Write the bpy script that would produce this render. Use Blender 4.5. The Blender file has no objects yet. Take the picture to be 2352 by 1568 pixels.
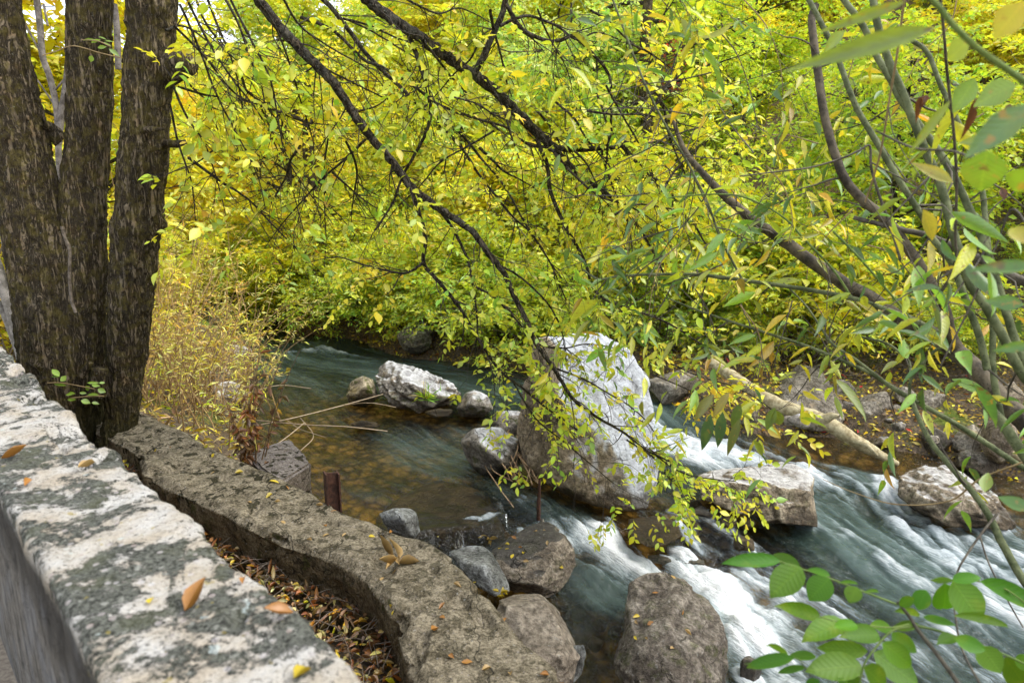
import bpy, bmesh, math, random
import numpy as np
from mathutils import Vector, Matrix

R = math.radians
rnd = random.Random(11)
rng = np.random.default_rng(11)
scene = bpy.context.scene
COL = scene.collection

# ------------------------------------------------------------------ camera
CAMZ, PITCH, F = 3.0, R(12.0), 1568.0
CP, SP = math.cos(PITCH), math.sin(PITCH)
CAM = Vector((0, 0, CAMZ))

def ray(u, v):
    x = (u - 1176.0) / F; yv = (784.0 - v) / F
    return Vector((x, CP + SP * yv, -SP + CP * yv))
def D(u, v, d): return CAM + ray(u, v) * d            # a point at depth d
def Zp(u, v, z):
    r = ray(u, v); return CAM + r * ((z - CAMZ) / r.z)  # a point at height z
def Yp(u, v, y):
    r = ray(u, v); return CAM + r * (y / r.y)
def pxm(px, d): return px * d / F                      # width of px at depth d

cd = bpy.data.cameras.new('camera'); cam = bpy.data.objects.new('camera', cd); COL.objects.link(cam)
cam.location = CAM; cam.rotation_euler = (R(90) - PITCH, 0, 0)
cd.sensor_width = 36; cd.lens = 24; cd.clip_start = 0.05; cd.clip_end = 2000
cd.dof.use_dof = True; cd.dof.focus_distance = 6.5; cd.dof.aperture_fstop = 3.5
scene.camera = cam

# ------------------------------------------------------------------ noise
def _hash(ix, iy, iz, seed):
    h = (ix.astype(np.int64) * 374761393 + iy.astype(np.int64) * 668265263 + iz.astype(np.int64) * 2147483647 + seed * 974634777) & 0xFFFFFFFF
    h = ((h ^ (h >> 13)) * 1274126177) & 0xFFFFFFFF
    h = ((h ^ (h >> 16)) * 2246822519) & 0xFFFFFFFF
    return ((h ^ (h >> 15)) & 0xFFFFFF) / float(0xFFFFFF)
def vnoise(p, seed=0):
    p = np.asarray(p, float); i = np.floor(p).astype(np.int64); f = p - i
    f = f * f * f * (f * (f * 6 - 15) + 10)
    x, y, z = i[:, 0], i[:, 1], i[:, 2]; fx, fy, fz = f[:, 0], f[:, 1], f[:, 2]
    r = 0
    for a in (0, 1):
        for b in (0, 1):
            for c in (0, 1):
                w = (fx if a else 1 - fx) * (fy if b else 1 - fy) * (fz if c else 1 - fz)
                r = r + w * _hash(x + a, y + b, z + c, seed)
    return r * 2 - 1
def fbm(p, seed=0, oct=4, lac=2.05, gain=.5, ridged=False):
    p = np.asarray(p, float); s = 0; a = 1.0; n = 0
    for o in range(oct):
        v = vnoise(p * (lac ** o) + 17.3 * o, seed + o)
        if ridged: v = 1 - 2 * np.abs(v)
        s = s + a * v; n += a; a *= gain
    return s / n
def smooth(a, b, x):
    t = np.clip((x - a) / (b - a), 0, 1); return t * t * (3 - 2 * t)

# ------------------------------------------------------------------ mesh helpers
def build(name, verts, loops, totals, mat, parent=None, col=None, smoothf=True, attrs=None):
    """one mesh object out of flat numpy arrays"""
    verts = np.asarray(verts, np.float32); loops = np.asarray(loops, np.int32); totals = np.asarray(totals, np.int32)
    me = bpy.data.meshes.new(name)
    me.vertices.add(len(verts)); me.vertices.foreach_set('co', verts.ravel())
    me.loops.add(len(loops)); me.loops.foreach_set('vertex_index', loops)
    me.polygons.add(len(totals))
    st = np.zeros(len(totals), np.int32); st[1:] = np.cumsum(totals)[:-1]
    me.polygons.foreach_set('loop_start', st); me.polygons.foreach_set('loop_total', totals)
    me.polygons.foreach_set('use_smooth', np.full(len(totals), smoothf, bool))
    if col is not None:
        c = np.ones((len(verts), 4), np.float32); c[:, :3] = col
        at = me.color_attributes.new('Col', 'FLOAT_COLOR', 'POINT'); at.data.foreach_set('color', c.ravel())
    for k, a in (attrs or {}).items():
        at = me.attributes.new(k, 'FLOAT', 'POINT'); at.data.foreach_set('value', np.asarray(a, np.float32))
    me.update(calc_edges=True); me.validate()
    me.materials.append(mat)
    o = bpy.data.objects.new(name, me); COL.objects.link(o)
    if parent: o.parent = parent
    return o

def tag(o, label=None, cat=None, group=None, kind=None):
    if label: o['label'] = label
    if cat: o['category'] = cat
    if group: o['group'] = group
    if kind: o['kind'] = kind
    return o
def empty(name, loc=(0, 0, 0), rz=0.0):
    o = bpy.data.objects.new(name, None); o.empty_display_size = .1
    o.location = loc; o.rotation_euler = (0, 0, rz); COL.objects.link(o); return o
def copy_tree(root, loc, rz, sc, label=None):
    r = root.copy(); COL.objects.link(r); r.location = loc; r.rotation_euler = (0, 0, rz); r.scale = sc
    if label: r['label'] = label
    for ch in list(root.children):
        c = ch.copy(); COL.objects.link(c); c.parent = r
        for g in list(ch.children):
            d = g.copy(); COL.objects.link(d); d.parent = c
    return r

class Tubes:
    """collects tapered tubes that make ONE mesh"""
    def __init__(s): s.V = []; s.L = []; s.n = 0
    def add(s, pts, rad, seg=6, cap=True):
        pts = np.array([tuple(p) for p in pts], float); m = len(pts)
        rad = np.broadcast_to(np.asarray(rad, float), (m,))
        t = np.gradient(pts, axis=0); t /= np.linalg.norm(t, axis=1)[:, None] + 1e-9
        ref = np.array([0, 0, 1.0]) if abs(t[0, 2]) < .9 else np.array([1.0, 0, 0])
        a = np.cross(t, ref); a /= np.linalg.norm(a, axis=1)[:, None] + 1e-9
        for i in range(1, m):
            w = a[i - 1] - t[i] * np.dot(a[i - 1], t[i]); nw = np.linalg.norm(w)
            if nw > 1e-6: a[i] = w / nw
        b = np.cross(t, a)
        ang = np.arange(seg) * 2 * math.pi / seg
        ring = pts[:, None, :] + rad[:, None, None] * (np.cos(ang)[None, :, None] * a[:, None, :] + np.sin(ang)[None, :, None] * b[:, None, :])
        s.V.append(ring.reshape(-1, 3))
        i = np.arange(m - 1)[:, None] * seg; j = np.arange(seg)[None, :]; j2 = (j + 1) % seg
        q = np.stack([i + j, i + j2, i + seg + j2, i + seg + j], -1).reshape(-1, 4) + s.n
        s.L.append(q); s.n += m * seg
    def prisms(s, P, rads):
        """vectorised: P (K,N,3) points of N thin three-sided twigs"""
        K, N = P.shape[:2]
        d = P[-1] - P[0]; d /= np.linalg.norm(d, axis=1)[:, None] + 1e-9
        ref = np.where(np.abs(d[:, 2:3]) < .9, np.array([[0, 0, 1.0]]), np.array([[1.0, 0, 0]]))
        a = np.cross(d, ref); a /= np.linalg.norm(a, axis=1)[:, None] + 1e-9; b = np.cross(d, a)
        V = np.zeros((N, K, 3, 3))
        for k in range(K):
            for j in range(3):
                an = j * 2.0944
                V[:, k, j] = P[k] + rads[k] * (math.cos(an) * a + math.sin(an) * b)
        base = (np.arange(N) * K * 3)[:, None, None, None] + s.n
        k = np.arange(K - 1)[None, :, None, None] * 3; j = np.arange(3)[None, None, :, None]
        j2 = (j + 1) % 3
        q = np.concatenate([base + k + j, base + k + j2, base + k + 3 + j2, base + k + 3 + j], -1).reshape(-1, 4)
        s.V.append(V.reshape(-1, 3)); s.L.append(q); s.n += N * K * 3
    def build(s, name, mat, parent=None):
        V = np.concatenate(s.V); q = np.concatenate(s.L)
        return build(name, V, q.ravel(), np.full(len(q), 4), mat, parent)

def catmull(pts, n=6):
    P = [Vector(p) for p in pts]
    if len(P) < 3: return P
    P = [P[0] * 2 - P[1]] + P + [P[-1] * 2 - P[-2]]; out = []
    for i in range(1, len(P) - 2):
        p0, p1, p2, p3 = P[i - 1], P[i], P[i + 1], P[i + 2]
        for k in range(n):
            t = k / n
            out.append(.5 * ((2 * p1) + (p2 - p0) * t + (2 * p0 - 5 * p1 + 4 * p2 - p3) * t * t + (3 * p1 - p0 - 3 * p2 + p3) * t ** 3))
    out.append(P[-2]); return out

# leaf templates: (along, across, lift) and faces
KITE = (np.array([(0, 0, 0), (.42, .5, .12), (1, 0, -.05), (.42, -.5, .12)]), [(0, 3, 2, 1)])
_e = [(.08, .12), (.25, .40), (.48, .5), (.72, .34), (.9, .12)]
def _leafT(e):
    v = [(0, 0, 0)] + [(a, 0, -.05 * a * a) for a, _ in e] + [(1, 0, -.10)]
    n = len(e)
    v += [(a, w, .10 * w * 2 - .05 * a * a) for a, w in e] + [(a, -w, .10 * w * 2 - .05 * a * a) for a, w in e]
    f = []
    for sgn in (0, 1):
        o = n + 2 + sgn * n
        q = [(0, 1, o)]
        for i in range(n - 1): q.append((1 + i, 2 + i, o + i + 1, o + i))
        q.append((n, n + 1, o + n - 1))
        f += q if sgn else [tuple(reversed(x)) for x in q]
    return (np.array(v), f)
OVATE = _leafT(_e)
LANCE = _leafT([(.07, .16), (.22, .42), (.42, .5), (.66, .36), (.86, .15)])
WALNUT = _leafT([(.04, .14), (.14, .34), (.3, .47), (.48, .5), (.66, .44), (.82, .29), (.93, .13)])
CURL = (lambda T: (T[0] * np.array([1, 1, 1]) + np.stack([0 * T[0][:, 0], 0 * T[0][:, 0], .35 * (T[0][:, 0] - .5) ** 2 + .55 * np.abs(T[0][:, 1])], 1), T[1]))(_leafT(_e))

def nrm(a): return a / (np.linalg.norm(a, axis=-1, keepdims=True) + 1e-9)
class Leaves:
    def __init__(s): s.P = []; s.T = []; s.N = []; s.L = []; s.W = []; s.C = []
    def add(s, P, T, N, L, W, C):
        P = np.atleast_2d(P); n = len(P)
        s.P.append(P); s.T.append(np.atleast_2d(T)); s.N.append(np.atleast_2d(N))
        s.L.append(np.broadcast_to(L, (n,))); s.W.append(np.broadcast_to(W, (n,))); s.C.append(np.broadcast_to(C, (n, 3)))
    def build(s, name, mat, parent=None, tmpl=KITE, curl=0.0):
        P, T, N = np.concatenate(s.P), nrm(np.concatenate(s.T)), np.concatenate(s.N)
        L, W, C = np.concatenate(s.L), np.concatenate(s.W), np.concatenate(s.C)
        B = nrm(np.cross(N, T)); N = np.cross(T, B)
        tv, tf = tmpl; k = len(tv); n = len(P)
        lift = np.broadcast_to(tv[None, :, 2], (n, k)).copy()
        if curl: lift = lift + (rng.normal(0, curl, n))[:, None] * (tv[None, :, 0] ** 2)
        V = P[:, None] + L[:, None, None] * tv[None, :, 0, None] * T[:, None] + W[:, None, None] * tv[None, :, 1, None] * B[:, None] + L[:, None, None] * lift[..., None] * N[:, None]
        fl = np.array([i for f in tf for i in f]); ft = np.array([len(f) for f in tf])
        loops = (np.arange(n)[:, None] * k + fl[None]).ravel(); tot = np.tile(ft, n)
        # a paler midrib and darker tips come with the vertices
        shade = 1.0 + .10 * (np.abs(tv[:, 1]) < .01) - .06 * tv[:, 0]
        c = (C[:, None, :] * shade[None, :, None]).reshape(-1, 3)
        at = dict(la=np.tile(tv[:, 0], n), lw=np.tile(tv[:, 1] * 2, n)) if k > 4 else None
        return build(name, V.reshape(-1, 3), loops, tot, mat, parent, col=c, smoothf=k > 4, attrs=at)

PAL = dict(
    lime=(.62, .70, .035), yellow=(.88, .72, .03), green=(.30, .52, .05), orange=(.80, .42, .03), pale=(.68, .74, .20), dark=(.075, .17, .03),
    gold=(.62, .45, .06), straw=(.56, .46, .17), rust=(.32, .12, .03), brown=(.22, .12, .05), willow=(.11, .21, .035), red=(.5, .03, .03), walnut=(.075, .215, .010))
def pick(n, mix, var=.16, lo=None):
    names = list(mix); w = np.array([mix[k] for k in names], float); w /= w.sum()
    idx = rng.choice(len(names), n, p=w)
    c = np.array([PAL[k] for k in names])[idx]
    c = c * np.exp(rng.normal(0, var, (n, 1))) * np.exp(rng.normal(0, .07, (n, 3)))
    return np.clip(c, 0, .9)

def rdir(n, z=(-1, 1)):
    zz = rng.uniform(z[0], z[1], n); a = rng.uniform(0, 2 * math.pi, n); r = np.sqrt(np.maximum(0, 1 - zz * zz))
    return np.stack([r * np.cos(a), r * np.sin(a), zz], 1)

def sprays(lv, tb, base, dirs, length, k, leaf, ratio, mix, droop=.35, rad=.0025, splay=.8, up=.8, var=.16):
    """leafy twigs: k leaves each, alternating sides, on a bending thin twig"""
    n = len(base); length = np.broadcast_to(length, (n,)); d = nrm(dirs)
    sag = np.zeros((n, 3)); sag[:, 2] = -droop * length
    P0 = base; P1 = base + d * length[:, None] * .5 + sag * .25; P2 = base + d * length[:, None] + sag
    if tb is not None: tb.prisms(np.stack([P0, P1, P2]), [rad, rad * .75, rad * .4])
    side = nrm(np.cross(d, np.array([[0, 0, 1.0]])) + rng.normal(0, .15, (n, 3)))
    cl = pick(n, mix, .12)
    for j in range(k):
        t = (j + .6 + rng.uniform(-.25, .25, n)) / k; t = np.clip(t, .05, 1)
        p = (1 - t)[:, None] ** 2 * P0 + (2 * t * (1 - t))[:, None] * (2 * P1 - .5 * P0 - .5 * P2) + (t ** 2)[:, None] * P2
        sg = 1 if j % 2 else -1
        T = nrm(d * (.55 + .7 * (t[:, None] > .9)) + side * sg * splay + rng.normal(0, .28, (n, 3)) + np.array([[0, 0, -.35]]))
        N = nrm(np.array([[0, 0, up]]) + rng.normal(0, .55, (n, 3)))
        L = leaf * np.exp(rng.normal(0, .25, n)); c = pick(n, mix, var) * .65 + cl * .35
        lv.add(p, T, N, L, L * ratio * rng.uniform(.85, 1.15, n), c)

# ------------------------------------------------------------------ node helpers
def mat(name):
    m = bpy.data.materials.new(name); m.use_nodes = True; nt = m.node_tree; nt.nodes.clear()
    out = nt.nodes.new('ShaderNodeOutputMaterial'); return m, nt, out
class NT:
    def __init__(s, nt): s.nt = nt
    def n(s, t, **k):
        x = s.nt.nodes.new(t)
        for a, b in k.items(): setattr(x, a, b)
        return x
    def l(s, a, b): s.nt.links.new(a, b)
    def set(s, sock, v):
        if hasattr(v, 'is_linked') or hasattr(v, 'links'): s.l(v, sock)
        else: sock.default_value = v
    def noise(s, vec, scale, detail=4, rough=.55, dist=0.0):
        x = s.n('ShaderNodeTexNoise'); x.inputs['Scale'].default_value = scale; x.inputs['Detail'].default_value = detail
        x.inputs['Roughness'].default_value = rough; x.inputs['Distortion'].default_value = dist
        if vec: s.l(vec, x.inputs['Vector'])
        return x.outputs['Fac']
    def voro(s, vec, scale, feature='F1', rand=1.0):
        x = s.n('ShaderNodeTexVoronoi', feature=feature); x.inputs['Scale'].default_value = scale; x.inputs['Randomness'].default_value = rand
        if vec: s.l(vec, x.inputs['Vector'])
        return x
    def ramp(s, fac, a, b, ca=0.0, cb=1.0):
        x = s.n('ShaderNodeMapRange'); x.interpolation_type = 'SMOOTHSTEP'
        s.set(x.inputs['Value'], fac); x.inputs['From Min'].default_value = a; x.inputs['From Max'].default_value = b
        x.inputs['To Min'].default_value = ca; x.inputs['To Max'].default_value = cb
        return x.outputs['Result']
    def math(s, op, a, b=0.0):
        x = s.n('ShaderNodeMath', operation=op); s.set(x.inputs[0], a); s.set(x.inputs[1], b); return x.outputs[0]
    def mix(s, f, a, b):
        x = s.n('ShaderNodeMix', data_type='RGBA'); s.set(x.inputs['Factor'], f)
        s.set(x.inputs['A'], a if not isinstance(a, tuple) else (*a, 1)); s.set(x.inputs['B'], b if not isinstance(b, tuple) else (*b, 1))
        return x.outputs['Result']
    def mul(s, a, b):
        x = s.n('ShaderNodeMix', data_type='RGBA', blend_type='MULTIPLY'); x.inputs['Factor'].default_value = 1
        s.set(x.inputs['A'], a if not isinstance(a, tuple) else (*a, 1)); s.set(x.inputs['B'], b if not isinstance(b, tuple) else (*b, 1))
        return x.outputs['Result']
    def bump(s, h, strength, dist=.02, prev=None):
        x = s.n('ShaderNodeBump'); x.inputs['Strength'].default_value = strength; x.inputs['Distance'].default_value = dist
        s.l(h, x.inputs['Height'])
        if prev is not None: s.l(prev, x.inputs['Normal'])
        return x.outputs['Normal']
    def scalev(s, vec, sc):
        x = s.n('ShaderNodeMapping'); x.inputs['Scale'].default_value = sc; s.l(vec, x.inputs['Vector']); return x.outputs['Vector']
    def principled(s, col, rough, normal=None, spec=.3):
        x = s.n('ShaderNodeBsdfPrincipled'); s.set(x.inputs['Base Color'], col if not isinstance(col, tuple) else (*col, 1))
        s.set(x.inputs['Roughness'], rough); s.set(x.inputs['Specular IOR Level'], spec)
        if normal is not None: s.l(normal, x.inputs['Normal'])
        return x.outputs[0]

def m_leaf(name, trans=.5, gloss=.07, spots=0.0, veins=False):
    m, nt, out = mat(name); N = NT(nt)
    c = N.n('ShaderNodeVertexColor', layer_name='Col').outputs['Color']
    pos = N.n('ShaderNodeNewGeometry').outputs['Position']
    if spots:
        c = N.mul(c, N.mix(N.noise(pos, 35, 2), (.72, .72, .72), (1.25, 1.25, 1.2)))
        sp = N.ramp(N.noise(pos, 42, 3, .6), .60, .70)
        c = N.mix(N.math('MULTIPLY', sp, spots), c, (.42, .24, .03))
        br = N.ramp(N.noise(pos, 23, 2), .66, .74)
        c = N.mix(N.math('MULTIPLY', br, spots), c, (.16, .07, .02))
    if not spots and not veins:
        rn = N.n('ShaderNodeObjectInfo').outputs['Random']; c = N.mul(c, N.mix(rn, (.88, .92, .9), (1.16, 1.13, 1.5)))
    nb = None
    if veins:
        la = N.n('ShaderNodeAttribute', attribute_name='la').outputs['Fac']; lw = N.math('ABSOLUTE', N.n('ShaderNodeAttribute', attribute_name='lw').outputs['Fac'])
        sv = N.math('ABSOLUTE', N.math('SUBTRACT', N.math('FRACT', N.math('MULTIPLY', N.math('SUBTRACT', la, N.math('MULTIPLY', lw, .22)), 9.0)), .5))
        vn = N.math('MAXIMUM', N.ramp(lw, .03, .075, 1, 0), N.ramp(sv, .0, .10, .55, 0))
        c = N.mix(N.math('MULTIPLY', vn, .20), c, N.mul(c, (1.8, 1.45, 1.6))); c = N.mul(c, N.mix(N.ramp(sv, .1, .5), (.95, .95, .95), (1.04, 1.04, 1.04)))
        c = N.mix(N.ramp(N.noise(pos, 11, 3), .52, .75, 0, .45), c, (.34, .40, .02)); c = N.mix(N.ramp(N.noise(pos, 150, 2), .70, .74, 0, .6), c, (.10, .07, .02))
        nb = N.bump(N.math('ADD', sv, N.math('MULTIPLY', vn, -.8)), .25, .003)
    df = N.n('ShaderNodeBsdfDiffuse'); tr = N.n('ShaderNodeBsdfTranslucent'); gl = N.n('ShaderNodeBsdfGlossy')
    gl.inputs['Roughness'].default_value = .45; gl.inputs['Color'].default_value = (.9, .95, 1, 1)
    N.l(c, df.inputs['Color']); N.l(N.mul(c, (1.22, 1.2, .9)), tr.inputs['Color'])
    if nb is not None: N.l(nb, df.inputs['Normal']); N.l(nb, gl.inputs['Normal'])
    a = N.n('ShaderNodeMixShader'); a.inputs[0].default_value = trans; N.l(df.outputs[0], a.inputs[1]); N.l(tr.outputs[0], a.inputs[2])
    b = N.n('ShaderNodeMixShader'); b.inputs[0].default_value = gloss; N.l(a.outputs[0], b.inputs[1]); N.l(gl.outputs[0], b.inputs[2])
    N.l(b.outputs[0], out.inputs['Surface']); return m

def m_bark(name, dark, light, moss=None, scale=1.0, vert=.22, bump=.9, mossamt=.5):
    m, nt, out = mat(name); N = NT(nt)
    pos = N.n('ShaderNodeTexCoord').outputs['Object']
    v = N.scalev(pos, (scale, scale, scale * vert))
    n1 = N.noise(N.scalev(pos, (scale, scale, scale * vert * .6)), 27, 5, .65, .8); n2 = N.noise(v, 80, 4, .65); n3 = N.noise(N.scalev(pos, (scale, scale, scale * .6)), 60, 4, .7)
    rid = N.ramp(N.math('ABSOLUTE', N.math('SUBTRACT', n1, .5)), 0, .11)
    h = N.math('ADD', N.math('MULTIPLY', rid, .55), N.math('ADD', N.math('MULTIPLY', n2, .25), N.math('MULTIPLY', n3, .45)))
    c = N.mix(N.ramp(h, .45, 1.0), dark, light)
    c = N.mix(N.ramp(N.noise(pos, 9 * scale, 3), .5, .75), c, N.mul(c, (1.35, 1.2, 1.0)))
    if moss:
        c = N.mix(N.math('MULTIPLY', N.ramp(N.noise(pos, 14 * scale, 5, .7), .46, .6), mossamt), c, moss)
        c = N.mix(N.ramp(N.noise(pos, 60, 2), .66, .74, 0, .5), c, (.30, .32, .27))
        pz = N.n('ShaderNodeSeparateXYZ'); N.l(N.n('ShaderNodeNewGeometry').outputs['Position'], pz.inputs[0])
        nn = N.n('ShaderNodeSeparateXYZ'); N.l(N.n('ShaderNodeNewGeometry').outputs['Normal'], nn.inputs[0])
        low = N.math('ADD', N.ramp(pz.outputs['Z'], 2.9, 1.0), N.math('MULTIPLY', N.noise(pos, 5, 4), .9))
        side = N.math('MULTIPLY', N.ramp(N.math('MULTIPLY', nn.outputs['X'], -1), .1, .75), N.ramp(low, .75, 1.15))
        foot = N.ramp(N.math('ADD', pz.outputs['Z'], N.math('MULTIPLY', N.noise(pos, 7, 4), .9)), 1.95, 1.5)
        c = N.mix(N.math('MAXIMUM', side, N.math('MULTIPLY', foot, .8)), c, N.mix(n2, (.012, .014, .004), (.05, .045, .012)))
    N.l(N.principled(c, .92, N.bump(h, bump, .03), .15), out.inputs['Surface']); return m

def m_stem(name, a, b, scars=True):
    m, nt, out = mat(name); N = NT(nt)
    pos = N.n('ShaderNodeNewGeometry').outputs['Position']
    c = N.mix(N.ramp(N.noise(pos, 14, 5, .65), .35, .65), a, b)
    if scars: c = N.mix(N.ramp(N.noise(N.scalev(pos, (1, 1, 1)), 85, 2), .63, .69, 0, .8), c, (.02, .018, .012))
    h = N.noise(pos, 90, 4)
    N.l(N.principled(c, .7, N.bump(h, .35, .01), .3), out.inputs['Surface']); return m

def m_rock(name, cols, warm=None, lichen=.3, white=None, wet=0.1, crack=.8, scale=1.0, moss=.25, strata=None):
    """grey-brown rock: two tones, lichen, cracks, moss low down and a wet dark foot at height wet"""
    m, nt, out = mat(name); N = NT(nt)
    geo = N.n('ShaderNodeNewGeometry'); pos = geo.outputs['Position']
    sx = N.n('ShaderNodeSeparateXYZ'); N.l(pos, sx.inputs[0]); nx = N.n('ShaderNodeSeparateXYZ'); N.l(geo.outputs['Normal'], nx.inputs[0])
    big = N.noise(pos, 3.2 * scale, 6, .62, .5); fine = N.noise(pos, 26 * scale, 6, .68); grit = N.noise(pos, 130, 3, .6)
    c = N.mix(N.ramp(big, .35, .66), cols[0], cols[1])
    c = N.mul(c, N.mix(N.ramp(fine, .32, .66), (.48, .47, .45), (1.4, 1.4, 1.4)))
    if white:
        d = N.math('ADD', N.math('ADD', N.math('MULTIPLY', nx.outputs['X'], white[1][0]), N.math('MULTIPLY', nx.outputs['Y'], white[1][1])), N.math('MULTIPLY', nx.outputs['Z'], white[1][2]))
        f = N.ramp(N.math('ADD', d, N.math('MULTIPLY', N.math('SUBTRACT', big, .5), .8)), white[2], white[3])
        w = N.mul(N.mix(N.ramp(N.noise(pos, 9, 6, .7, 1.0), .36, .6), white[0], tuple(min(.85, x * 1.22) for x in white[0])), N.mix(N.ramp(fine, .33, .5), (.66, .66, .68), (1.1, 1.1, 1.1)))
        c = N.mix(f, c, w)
    if warm: c = N.mix(N.ramp(N.noise(pos, 5.5 * scale, 4, .6), .56, .7, 0, .7), c, warm)
    if lichen:
        c = N.mix(N.math('MULTIPLY', N.ramp(N.noise(pos, 17 * scale, 5, .7), .6, .66), lichen), c, (.50, .49, .45))
        c = N.mix(N.math('MULTIPLY', N.ramp(N.noise(pos, 31 * scale, 4, .7), .62, .68), lichen), c, (.05, .048, .045))
    v = N.voro(N.scalev(pos, strata or (1, 1, 1.6)), 3.1 * scale, 'DISTANCE_TO_EDGE')
    warp = N.n('ShaderNodeMixRGB'); 
    dv = N.n('ShaderNodeVectorMath', operation='ADD'); sc = N.n('ShaderNodeVectorMath', operation='SCALE'); sc.inputs['Scale'].default_value = .22 / scale
    cn = N.n('ShaderNodeTexNoise'); cn.inputs['Scale'].default_value = 5 * scale; cn.inputs['Detail'].default_value = 5; N.l(pos, cn.inputs['Vector'])
    N.l(cn.outputs['Color'], sc.inputs[0]); N.l(pos, dv.inputs[0]); N.l(sc.outputs[0], dv.inputs[1])
    N.l(N.scalev(dv.outputs[0], strata or (1, 1, 1.6)), v.inputs['Vector'])
    gate = N.ramp(N.noise(pos, 2.2 * scale, 2), .48, .6)
    ck = N.math('MULTIPLY', N.ramp(v.outputs['Distance'], .0, .022, 1, 0), gate)
    c = N.mix(N.math('MULTIPLY', ck, crack), c, N.mul(c, (.22, .2, .18)))
    if moss:
        mz = N.math('MULTIPLY', N.ramp(N.noise(pos, 6 * scale, 5, .7), .52, .64), N.ramp(sx.outputs['Z'], wet + .75, wet + .05, .1, 1))
        c = N.mix(N.math('MULTIPLY', mz, moss * 2), c, N.mix(fine, (.03, .045, .008), (.11, .12, .02)))
    wl = N.ramp(N.math('ADD', sx.outputs['Z'], N.math('MULTIPLY', N.math('SUBTRACT', big, .5), .35)), wet + .02, wet + .14, 1, 0)
    c = N.mix(wl, c, N.mul(c, (.30, .27, .23)))
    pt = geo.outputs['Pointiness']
    c = N.mul(c, N.mix(N.ramp(pt, .44, .56), (.45, .43, .41), (1.42, 1.42, 1.42)))  # shading put into the colour: crevices darkened, edges lightened
    stn = N.ramp(N.noise(N.scalev(pos, (1, 1, .35)), 4.5 * scale, 5, .7), .50, .68, 0, .6); c = N.mix(stn, c, N.mul(c, (.42, .40, .37)))
    rough = N.ramp(wl, 0, 1, .88, .3)
    h = N.math('ADD', N.math('ADD', N.math('MULTIPLY', fine, .8), N.math('MULTIPLY', big, .8)), N.math('SUBTRACT', N.math('MULTIPLY', grit, .15), N.math('MULTIPLY', ck, .5)))
    N.l(N.principled(c, rough, N.bump(h, .95, .045), .35), out.inputs['Surface']); return m

def m_plain(name, a, b, scale=20, rough=.8, bump=.4):
    m, nt, out = mat(name); N = NT(nt)
    pos = N.n('ShaderNodeNewGeometry').outputs['Position']; f = N.noise(pos, scale, 5, .65)
    N.l(N.principled(N.mix(N.ramp(f, .35, .65), a, b), rough, N.bump(f, bump, .01)), out.inputs['Surface']); return m

# ------------------------------------------------------------------ light
w = bpy.data.worlds.new('World'); scene.world = w; w.use_nodes = True
wn = NT(w.node_tree); bg = w.node_tree.nodes['Background']
SUN_EL, SUN_AZ = R(54), R(98)                # azimuth from +Y towards +X
sky = wn.n('ShaderNodeTexSky', sky_type='NISHITA'); sky.sun_disc = False
sky.sun_elevation = SUN_EL; sky.sun_rotation = SUN_AZ; sky.air_density = 1.0; sky.dust_density = 1.5; sky.ozone_density = 1.0
hs = wn.n('ShaderNodeHueSaturation'); hs.inputs['Saturation'].default_value = .35; hs.inputs['Value'].default_value = 2.95; wn.l(sky.outputs[0], hs.inputs['Color'])
wn.l(hs.outputs[0], bg.inputs['Color']); bg.inputs['Strength'].default_value = .15
sl = bpy.data.lights.new('sun', 'SUN'); sl.energy = 2.7; sl.angle = R(50); sl.color = (1, .95, .86)
so = bpy.data.objects.new('sun', sl); COL.objects.link(so)
sd = Vector((math.sin(SUN_AZ) * math.cos(SUN_EL), math.cos(SUN_AZ) * math.cos(SUN_EL), math.sin(SUN_EL)))
so.rotation_euler = sd.to_track_quat('Z', 'Y').to_euler()
scene.view_settings.view_transform = 'Standard'; scene.view_settings.look = 'None'; scene.view_settings.exposure = 0
scene.cycles.max_bounces = 6; scene.cycles.transparent_max_bounces = 12; scene.cycles.diffuse_bounces = 3; scene.cycles.transmission_bounces = 4
scene.cycles.use_denoising = True; scene.cycles.use_adaptive_sampling = True; scene.cycles.adaptive_threshold = .03; scene.cycles.caustics_reflective = False; scene.cycles.caustics_refractive = False

# ------------------------------------------------------------------ lower wall edges, river banks, water height
WZ = 1.1
WR = [(255, 900), (317, 935), (437, 995), (518, 1037), (574, 1058), (647, 1095), (721, 1125), (749, 1150), (800, 1172), (850, 1192), (911, 1216), (963, 1232), (1030, 1267), (1079, 1319), (1128, 1372), (1184, 1440), (1254, 1500), (1324, 1568), (1420, 1660)]
WL = [(215, 985), (304, 1030), (336, 1085), (402, 1121), (507, 1167), (595, 1216), (647, 1241), (764, 1277), (834, 1313), (872, 1360), (902, 1413), (934, 1493), (950, 1545), (985, 1600), (1040, 1700)]
wr = [Zp(u, v, WZ) for u, v in WR]; wl_ = [Zp(u, v, WZ) for u, v in WL]

FB = [(-34, 60), (-20, 33)] + [tuple(p[:2]) for p in (Zp(590, 708, 0), Zp(680, 764, 0), Zp(760, 777, 0), Zp(830, 784, 0), Zp(920, 815, 0), Zp(1060, 826, 0), Zp(1200, 845, 0), Zp(1480, 880, 0), Zp(1560, 930, 0), Zp(1700, 978, -.1), Zp(1780, 985, -.15), Zp(1930, 997, -.2), Zp(2060, 1040, -.3), Zp(2250, 1080, -.35), Zp(2352, 1120, -.4))] + [(8.5, 6.2), (13, 1), (16, -20)]
NB = [(-44, 58), (-27, 29), (-10.5, 17.8)] + [tuple(p[:2]) for p in (Zp(560, 800, 0), Zp(575, 835, 0), Zp(548, 900, 0), Zp(535, 950, 0), Zp(560, 1000, 0))] + [(p.x, p.y) for p in wr[4:-2]] + [(.9, 2.3), (3, 2.5), (5, 2.0), (8, -3), (10, -20)]
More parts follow.
